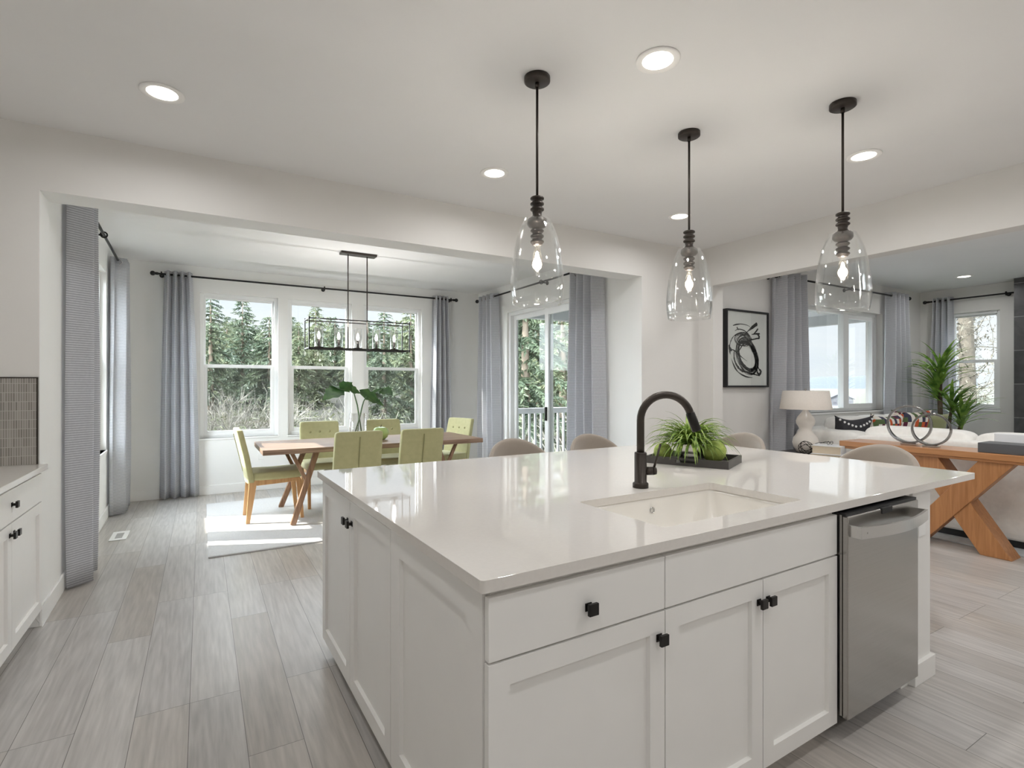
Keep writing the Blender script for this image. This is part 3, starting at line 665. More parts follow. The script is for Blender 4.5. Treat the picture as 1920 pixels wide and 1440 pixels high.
# countertop with a sink cut-out
def counter():
    t=isl('island_countertop','thick warm white quartz slab with a sink cut-out on the island','countertop',(1.95,1.99,.885))
    X0,X1,Y0,Y1=.531,3.375,1.087,2.897; a,b,c,d=1.232,2.0,1.19,1.617; z0,z1=.885,.915
    def rr(x0,x1,y0,y1,r,n=6):
        o=[]
        for (cx,cy,s) in ((x1-r,y1-r,0),(x0+r,y1-r,1),(x0+r,y0+r,2),(x1-r,y0+r,3)):
            for k in range(n+1):
                q=(s+k/n)*PI/2; o.append((cx+r*math.cos(q),cy+r*math.sin(q)))
        return o
    O=rr(X0,X1,Y0,Y1,.012); I=rr(a,b,c,d,.02); n=len(O); e=.0002
    O2=rr(X0+e,X1-e,Y0+e,Y1-e,.010); I2=rr(a-e,b+e,c-e,d+e,.022)
    vs=[]
    for L_,z in ((O,z0),(O,z1-e),(O2,z1),(I2,z1),(I,z1-e),(I,z0)): vs+=[(x,y,z) for x,y in L_]
    fs=[]
    for i in range(6):
        j=(i+1)%6
        for k in range(n): fs.append((i*n+k,i*n+(k+1)%n,j*n+(k+1)%n,j*n+k))
    part('slab',MB().add(vs,fs),M_quartz,t)
    t2=isl('sink','white undermount sink basin set in the island counter','sink',(1.616,1.40,.66))
    def ringp(g_,z,r): return [(x,y,z) for x,y in rr(a-g_,b+g_,c-g_,d+g_,r)]
    lv=[ringp(.03,.8845,.04),ringp(.004,.8845,.03),ringp(.002,.87,.03),ringp(-.012,.70,.05),ringp(-.05,.672,.06)]
    lo=[ringp(.03,.8845,.04),ringp(.016,.66,.05)]
    vs=[p for L_ in lv for p in L_]; fs=[]
    for i in range(len(lv)-1):
        for k in range(n): fs.append((i*n+k,i*n+(k+1)%n,(i+1)*n+(k+1)%n,(i+1)*n+k))
    fs.append([4*n+k for k in range(n)])
    m=MB().add(vs,fs,True); vs=[p for L_ in lo for p in L_]
    m.add(vs,[(k,n+k,n+(k+1)%n,(k+1)%n) for k in range(n)]+[[n+k for k in range(n-1,-1,-1)]])
    part('basin',m,M_ceramic,t2,weld=False)
    part('overflow_ring',MB().tube([(1.625+.011*math.cos(q*PI/8),1.6125,.835+.011*math.sin(q*PI/8)) for q in range(16)],.0025,6,closed=True),M_chrome,t2)
    part('drain',MB().lathe([(.0,.674),(.035,.674),(.042,.676),(.045,.6735)],(1.62,1.44,0),24),M_chrome,t2)
counter()
def faucet():
    bx,by,bz=1.643,1.699,.915
    t=isl('kitchen_faucet','dark bronze gooseneck faucet standing behind the sink','faucet',(bx,by,bz))
    part('body',MB().lathe([(.0,.0),(.034,.0),(.034,.018),(.031,.022),(.0265,.024),(.0265,.150),(.024,.154),(.0,.154)],(bx,by,bz),28),M_bronze,t)
    dx,dy=.86,-.51; r=.111; zc=1.335-r-.0165
    path=[(bx,by,bz+.14),(bx,by,bz+.2)]
    for k in range(0,19):
        a=PI-k*(PI+math.radians(-16))/18; path.append((bx+dx*(r+r*math.cos(a)),by+dy*(r+r*math.cos(a)),zc+r*math.sin(a)))
    part('gooseneck',MB().tube(path,.0165,16),M_bronze,t)
    p=Vector(path[-1]); d=(p-Vector(path[-2])).normalized()
    part('spray_head',MB().tube([p-d*.004,p,p+d*.075,p+d*.082],[.0165,.0195,.0205,.018],18),M_black,t)
    # side lever
    s=Vector((dx,dy,0)); q=Vector((bx,by,bz+.072))
    part('valve_hub',MB().cyl(q+s*.02,q+s*.052,.0185,n=18).cyl(q+s*.054,q+s*.068,.0185,.016,18),M_bronze,t)
    part('lever',MB().cyl(q+s*.058+Vector((0,0,.01)),q+s*.088+Vector((0,0,.118)),.0055,.0045,10),M_bronze,t)
faucet()
# ---------------------------------------------------------------- tray, plant and balls
U_=Vector((-.405,.914,0)); V_=Vector((.914,.405,0)); TA=Vector((2.388,1.804,.915))
def tray():
    tfm=lambda u,v,z: tuple(TA+U_*u+V_*v+Vector((0,0,z)))
    c=irot(2.448,2.077); t=isl('serving_tray','dark charcoal wooden tray carrying the spider plant on the island','tray',(2.448,2.077,.915))
    mb=MB(tfm); L_,W_=.45,.33; h=.042; w=.012
    mb.box(0,L_,0,W_,0,.008)
    mb.box(0,.17,0,w,.008,h).box(.28,L_,0,w,.008,h).box(.17,.28,0,w,.008,.014).box(.17,.28,0,w,.032,h)
    mb.box(0,L_,W_-w,W_,.008,h).box(0,w,w,W_-w,.008,h).box(L_-w,L_,w,W_-w,.008,h)
    part('tray_body',mb,M_tray,t,bevel=.0015)
    def ball(u,v,r,label,name='decorative_ball'):
        p=TA+U_*u+V_*v; t=isl(name,label,'ornament',(p.x,p.y,p.z+.0085)); 
        part('ball',MB().sup((p.x,p.y,p.z+.0085+r*.98),(2*r,2*r,1.96*r),1,1,28,16),M_moss,t); return t
    ball(.115,.165,.066,'lime green crackled ball at the right end of the tray')
    ball(.385,.10,.052,'lime green ball at the left end of the tray, under the leaves')
    # pot
    p=TA+U_*.235+V_*.13; t=isl('potted_spider_plant','arching spider plant in a square silver pot on the dark tray','potted plant',(p.x,p.y,p.z+.0085))
    tf2=lambda u,v,z: tuple(p+U_*u+V_*v+Vector((0,0,.0085+z)))
    a,b=.046,.060; m=MB(tf2)
    m.add([(-a,-a,0),(a,-a,0),(a,a,0),(-a,a,0),(-b,-b,.105),(b,-b,.105),(b,b,.105),(-b,b,.105),(-b+.008,-b+.008,.105),(b-.008,-b+.008,.105),(b-.008,b-.008,.105),(-b+.008,b-.008,.105),(-b+.01,-b+.01,.09),(b-.01,-b+.01,.09),(b-.01,b-.01,.09),(-b+.01,b-.01,.09)],
          [(3,2,1,0)]+[(i,(i+1)%4,4+(i+1)%4,4+i) for i in range(4)]+[(4+i,4+(i+1)%4,8+(i+1)%4,8+i) for i in range(4)]+[(8+i,8+(i+1)%4,12+(i+1)%4,12+i) for i in range(4)])
    part('pot',m,M_chrome,t,bevel=.003)
    part('soil',MB(tf2).box(-b+.011,b-.011,-b+.011,b-.011,.06,.092),M_soil,t)
    r=random.Random(3); lf=MB(); zt=.0085+.09
    for k in range(260):
        az=r.uniform(0,2*PI); ln=r.uniform(.17,.31); el=r.uniform(.35,1.45); dr=r.uniform(.9,1.7); wd=r.uniform(.0045,.0085)
        d=Vector((math.cos(az),math.sin(az),0)); sd_=Vector((-d.y,d.x,0)); q=p+Vector((r.uniform(-.03,.03),r.uniform(-.03,.03),zt)); vs=[]; n=8; e=el; pp=q.copy()
        for i in range(n+1):
            s=i/n; w=wd*(math.sin(PI*(.12+.88*s)) if s<1 else .02); w=max(w,.0006)
            vs+=[pp-sd_*w+Vector((0,0,w*.5)),pp.copy(),pp+sd_*w+Vector((0,0,w*.5))]
            pp=pp+(d*math.cos(e)+Vector((0,0,1))*math.sin(e))*(ln/n); e-=dr/n*(1+1.2*s)
            if pp.z<p.z+.03: pp.z=p.z+.03
        lf.add(vs,[(3*i+j,3*i+j+1,3*i+4+j,3*i+3+j) for i in range(n) for j in (0,1)],True)
    part('leaves',lf,M_spider,t,weld=False)
tray()
# ---------------------------------------------------------------- kitchen run at left
FX=-.795; lf_=mp_sidep(FX)
def left_run():
    y0,y1=2.80,3.905; c=(y0+y1)/2
    t=thing('base_cabinet','white base cabinet with a wide drawer over two doors, against the left wall','cabinet',(-1.1,c,0))
    part('body',MB().box(LW+.002,FX,y0,y1,.10,.884),M_cab,t)
    part('toe_kick',MB().box(LW+.002,FX-.06,y0,y1,0,.10),M_cab,t)
    d=slab('drawer_front',lf_,y0+g,y1-g,.712,ZT,t); knob(lf_,c,.795,d)
    d=shaker('door',lf_,y0+g,c-g,.10,.706,t); knob(lf_,c-.032,.655,d)
    d=shaker('door',lf_,c+g,y1-g,.10,.706,t); knob(lf_,c+.032,.655,d)
    q=dup(t,(-1.1,c-1.107,0),label='white base cabinet with drawer and doors, nearer along the left wall, outside the view')
    solo('kitchen_countertop',MB().box(LW+.002,-.752,1.69,YW-.002,.885,.915),M_quartz,'warm white quartz counter on the left wall cabinets below the mosaic','countertop',bevel=.003)
    t=thing('mosaic_backsplash','taupe finger mosaic tile panel above the left kitchen counter','backsplash',(-1.1,YW-.008,.916))
    part('tile_field',MB().box(LW+.002,-.800,YW-.010,YW-.001,.916,1.40),M_tile,t)
    part('edge_trim',MB().box(-.800,-.794,YW-.012,YW-.001,.916,1.406).box(LW+.002,-.800,YW-.012,YW-.001,1.40,1.406),M_bronze,t)
left_run()
# floor register
def register():
    x0,x1,y0,y1=-.70,-.575,5.73,6.05; t=thing('floor_register','white floor vent register in the planks by the left curtains','vent',((x0+x1)/2,(y0+y1)/2,.001))
    part('frame',ring(MB(lambda u,n,z:(u,z,n)),x0,x1,y0,y1,.001,.007,.034,.06,.06),M_trim,t,bevel=.002)
    m=MB()
    for k in range(16):
        y=y0+.06+k*(y1-y0-.12)/16; m.box(x0+.034,x1-.034,y,y+.006,.001,.005)
    part('louvres',m,mat('register_grey',(.5,.5,.5),.5),t)
register()
# ================================================================ dining set
solo('dining_rug',MB().box(.045,3.25,4.775,6.92,.001,.014),M_rug,'pale woven rug under the dining table','rug',bevel=.004)
def dining_chair(label,x,y,rot,first=[None]):
    gp='pear green dining chairs'
    if first[0]: return dup(first[0],(x,y,.014),rot,label)
    t=thing('dining_chair',label,'chair',(0,0,.014),rot,gp,loc=(x,y,.014)); z0=.014
    # seat pad
    part('seat',MB().sup((0,.03,.462),(.46,.50,.085),.28,.22,32,10,lambda a,b,c:(a,b,c+.012*(b/.25)**2*(1 if b>0 else .2))),M_green,t)
    # backrest: curved slab leaning back, bowed in plan
    def back(side):
        def fn(a,b,c): return (a,b,c)
        return fn
    def bend(a,b,c):
        k=max(0,(c+.27)/.53); y=b-.105*k**1.25+.35*a*a-.012
        return (a*(1-.03*k),y,c)
    bk=part('backrest',MB().sup((0,-.215,.665),(.455,.062,.53),.10,.22,44,26,bend),M_green,t)
    for r_ in range(2):
        for c_ in (-1,0,1):
            k=(.15+.115*r_-.03+.26+.0)/.52; zz=.665+.145-.115*r_; k=(zz-.665+.26)/.52
            yy=-.215+.031-.105*k**1.25+.35*(.11*c_)**2-.012
            part('button',MB().sup((.11*c_,yy,zz),(.028,.016,.028),1,1,12,6),M_button,bk)
    part('back_seam',MB().bar((0,-.215-.034-.012-.105*.12,.50),(0,-.215-.034-.012-.105*.92,.88),.006,.006),M_button,bk)
    for sx in (-1,1):
        x_=.205*sx
        part('leg',MB().prism([(-.262,z0),(-.226,z0),(-.165,.40),(-.165,.432),(-.232,.432)],'x',x_-.016,x_+.016),M_oak,t,bevel=.005)
        part('leg',MB().prism([(.238,z0),(.270,z0),(.245,.40),(.232,.432),(.180,.432),(.196,.38)],'x',x_-.016,x_+.016),M_oak,t,bevel=.005)
        part('side_rail',MB().prism([(-.166,.378),(.197,.392),(.197,.432),(-.166,.432)],'x',x_-.015,x_+.015),M_oak,t,bevel=.004)
    first[0]=t; return t
P2=PI/2
dining_chair('green chair at the left head of the dining table, in the sun',.63,5.92,-P2)
dining_chair('green chair on the window side of the table, nearer the left end',1.215,6.31,PI)
dining_chair('green chair on the window side of the table behind the green apple',1.985,6.31,PI)
dining_chair('green chair with its back to the island, left of the two',1.275,5.30,0)
dining_chair('green chair with its back to the island, right of the two',1.905,5.30,0)
dining_chair('green chair at the right head of the dining table by the slider',2.66,6.24,P2+.32)
def dining_table():
    t=thing('dining_table','long reclaimed wood dining table on branching legs','table',(1.62,5.8,.014))
    x0,x1,y0,y1=.485,2.76,5.335,6.265
    m=MB()
    for k in range(5):
        a=y0+(y1-y0)*k/5; b=y0+(y1-y0)*(k+1)/5-.002; m.box(x0,x1,a,b,.712,.760)
    part('tabletop',m,M_walnut_top,t,bevel=.002)
    for s,xe in ((1,x0),(-1,x1)):
        for yf,yt in ((5.44,5.49),(6.33,6.10)):
            f=Vector((xe+s*.27,yf,.014)); tp=Vector((xe+s*.50,yt,.712)); mid=f.lerp(tp,.58)
            lg=part('leg',MB().bar(f,tp,.052,.046,(0,1,0)),M_walnut,t,bevel=.006)
            part('branch',MB().bar(mid,(xe+s*.265,mid.y+(yt-yf)*.35,.712),.034,.034,(0,1,0)),M_walnut,lg,bevel=.004)
dining_table()
def vase():
    x,y,z=1.475,5.82,.761; t=thing('glass_vase','clear cylinder vase on the dining table','vase',(x,y,z))
    part('glass',MB().lathe([(.0,.004),(.088,.004),(.092,.008),(.092,.295),(.089,.295),(.088,.012),(.0,.012)],(x,y,z),32),M_shade,t)
    t=thing('leaf_stems','broad tropical leaves on two crossing stems in the glass vase','plant',(x,y,z+.012)); b=Vector((x,y,z+.012))
    def at(px,py,yy):
        # image position to a point in the plane y = yy of the arrangement
        k=(px-960)/987.373; s=-(py-722.9)/987.373; ca,sa=math.cos(math.radians(30.513)),math.sin(math.radians(30.513))
        q=yy/(ca-k*sa); return Vector(((sa+k*ca)*q,yy,1.359+s*q))
    def stem(pts): part('stem',MB().tube(pts,[.0075,.008,.0075,.0065,.006,.005][:len(pts)],8),M_stem,t)
    c=Vector((x+.01,y,z+.26))
    L1=at(640,731,5.80); L2=at(688,743,5.80)
    stem([b+Vector((.055,.02,0)),c,at(670,760,5.8),at(664,738,5.8),at(655,730,5.8),L1])
    stem([b+Vector((-.055,-.01,0)),c+Vector((.005,-.015,0)),at(679,762,5.79),at(682,752,5.79),L2])
    part('stem',MB().tube([b+Vector((0,.03,0)),c+Vector((0,.01,0))],.006,8),M_stem,t)
    def leaf(base,tip,wd,sag,roll):
        base=Vector(base); tip=Vector(tip); d=tip-base; L_=d.length; d.normalize(); sdv=d.cross(Vector((0,0,1))).normalized(); up=sdv.cross(d)
        sdv,up=sdv*math.cos(roll)+up*math.sin(roll),up*math.cos(roll)-sdv*math.sin(roll)
        n=10; vs=[]
        for i in range(n+1):
            s=i/n; w=1.35*wd*(math.sin(PI*min(1,s*.97+.03)**.75))*(1+.16*math.cos(i*2.2)); w=max(w,.002)
            m_=base+d*L_*s+Vector((0,0,-sag*s*s+sag*.5*s))
            for q in (-1,-.5,0,.5,1): vs.append(m_+sdv*w*q+up*(.25*w*abs(q)-.10*w*q*q)-d*abs(q)*.015)
        return MB().add(vs,[(5*i+j,5*i+j+1,5*i+6+j,5*i+5+j) for i in range(n) for j in range(4)],True)
    for (bp,tp,yb,yt,wd,sag,roll) in (((640,731),(604,747),5.80,5.68,.075,.05,.5),((640,731),(624,720),5.80,5.95,.07,.02,-.2),((641,730),(662,716),5.8,5.7,.055,.0,.9),((655,729),(678,737),5.8,5.74,.05,.02,.7),
                     ((675,735),(722,760),5.80,5.66,.07,.03,.75),((690,740),(722,730),5.80,5.95,.06,-.02,.5),((716,732),(738,738),5.88,5.74,.06,.05,-.5),((702,742),(720,745),5.85,5.8,.06,.02,.3)):
        part('leaf',leaf(at(*bp,yb),at(*tp,yt),wd,sag,roll),M_leafdark,t,weld=False)
    ax,ay=1.70,5.74; t=thing('ceramic_apple','glossy green ceramic apple beside the glass vase','ornament',(ax,ay,z))
    part('apple_body',MB().lathe([(.0,.014),(.02,.006),(.045,.002),(.075,.03),(.088,.07),(.085,.105),(.065,.132),(.035,.142),(.015,.134),(.0,.122)],(ax,ay,z),28),M_apple,t)
    part('stalk',MB().tube([(ax,ay,z+.122),(ax+.004,ay,z+.15),(ax+.012,ay,z+.165)],.004,8),M_trunk,t)
vase()
# ================================================================ stools
def stool(label,x,y,rot,first=[None]):
    gp='taupe counter stools'
    if first[0]: return dup(first[0],(x,y,0),rot,label)
    t=thing('counter_stool',label,'stool',(0,0,0),rot,gp,loc=(x,y,0))
    part('seat',MB().sup((0,.0,.63),(.46,.44,.10),.45,.5,28,10),M_stool,t)
    def sh(s,v):
        a=-PI*.86/2+PI*.86*s; zt=.60+.388*(max(0,math.cos(a*.99)))**.55
        z=.60+(zt-.60)*v; rr=.235+.035*v
        return (rr*math.sin(a),-.03-rr*math.cos(a)*.95,z)
    part('backrest',MB().sheet(28,10,sh),M_stool,t,solid=.035,sub=1,weld=True)
    for sx in (-1,1):
        for sy in (-1,1):
            part('leg',MB().cyl((.165*sx,.155*sy,.002),(.13*sx,.115*sy,.60),.011,.016,12),M_oak,t)
    part('footrest',MB().tube([(.152*math.cos(q*PI/4+PI/4)*1.38,.140*math.sin(q*PI/4+PI/4)*1.38,.2) if q%2==0 else (.150*math.cos(q*PI/4+PI/4),.138*math.sin(q*PI/4+PI/4),.2) for q in range(8)],.007,6,closed=True),M_black,t)
    first[0]=t; return t
stool('taupe counter stool behind the island, left of the faucet and farther left',1.885,2.93,PI)
stool('taupe counter stool behind the island, just left of the faucet',2.57,2.94,PI)
stool('grey counter stool showing beside the spider plant at the island corner',3.45,2.66,PI*.5)
stool('grey counter stool at the right island end, in front of the console table',3.44,1.67,PI*.5)
# ================================================================ art
def art():
    x0,x1,z0,z1=5.075,5.846,1.340,2.227; yb=YW-.001; yf=YW-.055; t=thing('framed_drawing','black framed abstract ink drawing on the living room wall','picture',((x0+x1)/2,YW-.03,z0))
    mp=lambda u,n,z:(u,yb-n,z)
    part('frame',ring(MB(mp),x0,x1,z0,z1,0,.055,.020),M_dark,t,bevel=.002)
    part('backing_board',MB(mp).box(x0+.02,x1-.02,.0,.036,z0+.02,z1-.02),M_paper,t)
    ink=MB(mp); n0=.0375; r=random.Random(5); cx=(x0+x1)/2; cz=(z0+z1)/2; sx=(x1-x0)/555.; 
    def pt(u,v): return (x0+.02+(u-195)*sx*.98, z1-.02-(v-185)*(z1-z0-.04)/1130.)
    def stroke(pts,w0,w1,jit=0):
        q=[]; m=len(pts)
        # smooth by Catmull-Rom
        for i in range(m-1):
            p=[Vector(pt(*pts[max(0,min(m-1,i+j))])) for j in (-1,0,1,2)]
            for k in range(6):
                s=k/6; q.append(.5*((2*p[1])+(p[2]-p[0])*s+(2*p[0]-5*p[1]+4*p[2]-p[3])*s*s+(3*p[1]-p[0]-3*p[2]+p[3])*s**3))
        q.append(Vector(pt(*pts[-1]))); vs=[]; m=len(q)
        for i in range(m):
            d=(q[min(i+1,m-1)]-q[max(i-1,0)]); 
            if d.length<1e-6: d=Vector((1,0))
            d.normalize(); a=Vector((-d.y,d.x)); w=(w0+(w1-w0)*i/(m-1))*(.35+.65*math.sin(PI*(i+.5)/m))*(1+r.uniform(-jit,jit))
            vs+=[(q[i].x+a.x*w,n0,q[i].y+a.y*w),(q[i].x-a.x*w,n0,q[i].y-a.y*w)]
        ink.add(vs,[(2*i,2*i+1,2*i+3,2*i+2) for i in range(m-1)])
    stroke([(275,410),(330,380),(400,372),(470,385),(520,420)],.006,.003)
    stroke([(275,405),(320,385),(365,375)],.008,.008)
    stroke([(300,485),(340,455),(400,460),(450,490),(500,550),(525,600)],.007,.006)
    stroke([(325,420),(335,450),(350,465)],.012,.006)
    stroke([(455,490),(520,420),(575,365),(600,350)],.008,.034,.2)
    stroke([(540,520),(580,470),(610,420)],.004,.016,.2)
    stroke([(520,520),(580,505),(635,500)],.005,.014,.2); stroke([(560,590),(600,575),(635,575)],.012,.006,.3); stroke([(600,510),(625,545),(615,580)],.012,.012,.3)
    stroke([(635,570),(560,590),(480,620),(410,680),(370,750),(350,790)],.009,.010)
    stroke([(480,500),(380,500),(290,560),(245,650),(235,740),(262,790)],.004,.008,.4)
    stroke([(225,700),(235,760),(262,785)],.020,.024,.3); stroke([(230,760),(240,850)],.014,.004,.3)
    stroke([(262,770),(300,790),(350,840),(400,890),(460,940)],.012,.003)
    stroke([(290,790),(290,900),(320,1000),(380,1080),(460,1110),(560,1140),(635,1165)],.016,.010,.3)
    stroke([(600,1000),(625,1060),(650,1090),(630,1140),(600,1110),(590,1030)],.012,.018,.3)
    for k in range(44):
        a0=r.uniform(0,6.28); s=r.uniform(.75,1.12); ph=r.uniform(-.2,.2); e=[]
        for i in range(9):
            a=a0+i*.55; e.append((465+s*(120+20*r.random())*math.cos(a)+45*math.sin(a+ph),860+s*(250+20*r.random())*math.sin(a)))
        stroke(e,.002,.0036 if k<32 else .006,.4)
    for k in range(24):
        a0=r.uniform(0,6.28); s=r.uniform(.4,1.); e=[(400+s*110*math.cos(a0+i*.6)+r.uniform(-10,10),610+s*110*math.sin(a0+i*.6)+r.uniform(-10,10)) for i in range(7)]
        stroke(e,.002,.0042,.4)
    for k in range(8):
        o=k*16; stroke([(250+o*.4,900+o),(300+o*.5,1060+o*.6),(400+o*.4,1150+o*.3),(510+o*.2,1190)],.003,.005,.4)
    part('ink_strokes',ink,M_ink,t,weld=False)
    part('glazing',MB(mp).box(x0+.02,x1-.02,.046,.048,z0+.02,z1-.02),M_pane,t)
art()
# ================================================================ living room
solo('living_room_rug',MB().box(5.60,9.2,-.6,2.75,.001,.012),M_rug2,'blue grey rug under the ivory sofas','rug',bevel=.003)
def console():
    t=thing('console_table','long teak console table on a crossed X base behind the sofa','console table',(5.50,1.93,0))
    part('tabletop',MB().box(5.33,5.70,1.06,2.79,.775,.825).box(5.35,5.68,1.10,2.75,.752,.775),M_teak,t,bevel=.004)
    X0,X1=5.385,5.575
    part('crossed_leg',MB().prism([(1.54,.0),(1.735,.0),(2.215,.752),(2.02,.752)],'x',X0,X1),M_teakleg,t,bevel=.004)
    part('crossed_leg',MB().prism([(2.13,.0),(2.325,.0),(1.745,.752),(1.52,.752)],'x',X0-.012,X0+.10),M_teakleg,t,bevel=.004)
console()
def ring_art(label,x,y,r,ang,z=.826):
    t=thing('ring_sculpture',label,'sculpture',(x,y,z)); d=Vector((math.sin(ang),math.cos(ang),0)); c=Vector((x,y,z+r+.012)); n=48
    nrm=Vector((d.y,-d.x,0)); m=MB(); vs=[]
    for k in range(n):
        a=2*PI*k/n; w=.012+.022*max(0,-math.sin(a))**1.5
        for (rr,nn) in ((r,-w),(r,w),(r-.017,w),(r-.017,-w)): vs.append(c+d*rr*math.cos(a)+Vector((0,0,rr*math.sin(a)))+nrm*nn)
    m.add(vs,[(4*k+j,4*k+(j+1)%4,4*((k+1)%n)+(j+1)%4,4*((k+1)%n)+j) for k in range(n) for j in range(4)])
    part('metal_ring',m,M_ring,t,bevel=.002)
    part('foot',MB(lambda u,v,w:tuple(Vector((x,y,z))+d*u+nrm*v+Vector((0,0,w)))).box(-.06,.06,-.028,.028,.0,.016),M_chrome,t,bevel=.003)
ring_art('larger polished metal ring sculpture on the teak console',5.50,2.275,.172,-.12)
ring_art('smaller polished metal ring sculpture on the teak console, in front',5.44,2.085,.142,-.18)
solo('display_box',MB().box(5.37,5.60,1.22,1.745,.826,.902),M_greybox,'dark grey low box at the right end of the teak console','box',bevel=.003)
solo('white_book',MB().box(5.62,5.69,1.28,1.72,.826,.965),M_book,'white upright book behind the dark grey box on the console','book',bevel=.003)
def sofa_back():
    t=thing('sofa','ivory sofa with its back to the console table','sofa',(6.3,1.45,.012)); z0=.012
    x0,x1,y0,y1=5.79,6.72,-.05,2.91
    part('plinth',MB().box(x0+.04,x1-.05,y0+.05,y1-.05,z0,.075),M_dark,t)
    part('base_frame',MB().sup(((x0+x1)/2,(y0+y1)/2,.245),(x1-x0,y1-y0,.35),.12,.10,40,12),M_sofa,t)
    part('back_frame',MB().sup((x0+.12,(y0+y1)/2,.47),(.24,y1-y0,.80),.16,.14,40,14),M_sofa,t)
    for ya,yb in ((1.965,2.86),(1.06,1.955),(.15,1.05)):
        part('back_cushion',MB().sup((x0+.24,(ya+yb)/2,.70),(.26,yb-ya,.50),.30,.22,40,16),M_sofa,t)
        part('seat_cushion',MB().sup((x0+.58,(ya+yb)/2,.46),(.62,yb-ya,.18),.22,.16,36,10),M_sofa,t)
    part('arm',MB().sup(((x0+x1)/2,y1-.09,.34),(x1-x0,.17,.56),.2,.2,32,12),M_sofa,t)
sofa_back()
def sofa_win():
    t=thing('sofa','ivory sofa under the living room window carrying the cushions','sofa',(7.6,3.3,.0)); z0=.002
    x0,x1,y0,y1=6.12,8.66,2.94,3.72
    part('plinth',MB().box(x0+.05,x1-.05,y0+.05,y1-.04,z0,.075),M_dark,t)
    part('base_frame',MB().sup(((x0+x1)/2,(y0+y1)/2,.245),(x1-x0,y1-y0,.35),.12,.10,40,12),M_sofa,t)
    part('back_frame',MB().sup(((x0+x1)/2,y1-.10,.46),(x1-x0,.20,.80),.14,.12,40,14),M_sofa,t)
    w=(x1-x0-.5)/3
    for k in range(3):
        a=x0+.42+k*w
        part('back_cushion',MB().sup((a+w/2-.06,y1-.25,.73),(w-.01,.24,.50),.28,.2,36,16),M_sofa,t)
        part('seat_cushion',MB().sup((a+w/2-.06,y1-.50,.47),(w-.01,.58,.18),.22,.16,36,10),M_sofa,t)
    part('arm',MB().sup((x0+.12,(y0+y1)/2,.46),(.34,y1-y0-.02,.80),.35,.22,32,14),M_sofa,t)
    part('arm',MB().sup((x1-.10,(y0+y1)/2,.34),(.18,y1-y0-.02,.56),.2,.2,32,12),M_sofa,t)
sofa_win()
def pillow(label,c,w,h,th,m,yaw,tilt,studs=False,pinch=.12):
    t=thing('throw_pillow',label,'cushion',(c[0],c[1],c[2]-h/2),group=None)
    cr=Matrix.Translation(c)@Matrix.Rotation(yaw,4,'Z')@Matrix.Rotation(tilt,4,'X')
    def face(u,v,s):
        e=(1-(2*abs(u-.5))**2.6)*(1-(2*abs(v-.5))**2.6); e=max(e,0)**.45
        x=(u-.5)*w*(1-pinch*(1-(2*v-1)**2)*1.0*abs(2*u-1)); z=(v-.5)*h*(1-pinch*(1-(2*u-1)**2)*abs(2*v-1))
        return tuple(cr@Vector((x,s*e*th/2,z)))
    b=part('cushion_cover',MB().sheet(18,18,lambda u,v:face(u,v,-1)).sheet(18,18,lambda u,v:face(1-u,v,1)),m,t)
    if studs:
        for k in range(5):
            for s in (0,1):
                u=(.08+.09*k) if s==0 else (.92-.09*k); v=.93-.035*k
                q=Vector(face(u,v,-1)); part('stud',MB().sup(q,(.026,.026,.026),1,1,10,6),M_stud,b)
    return t
pillow('charcoal cushion with white studs at the left end of the window sofa',(6.44,3.24,.80),.56,.46,.17,M_charcoal,-.30,.20,True,.28)
pillow('checked multicolour cushion on the window sofa, left of the two',(7.08,3.20,.80),.58,.48,.17,M_check,-.2,.25,False,.22)
pillow('checked multicolour cushion on the window sofa, leaning at right',(7.56,3.14,.82),.52,.50,.17,M_check,-.5,.25,False,.15)
pillow('olive velvet cushion at the right end of the window sofa',(8.0,3.10,.79),.46,.44,.16,M_olive,-.55,.22)
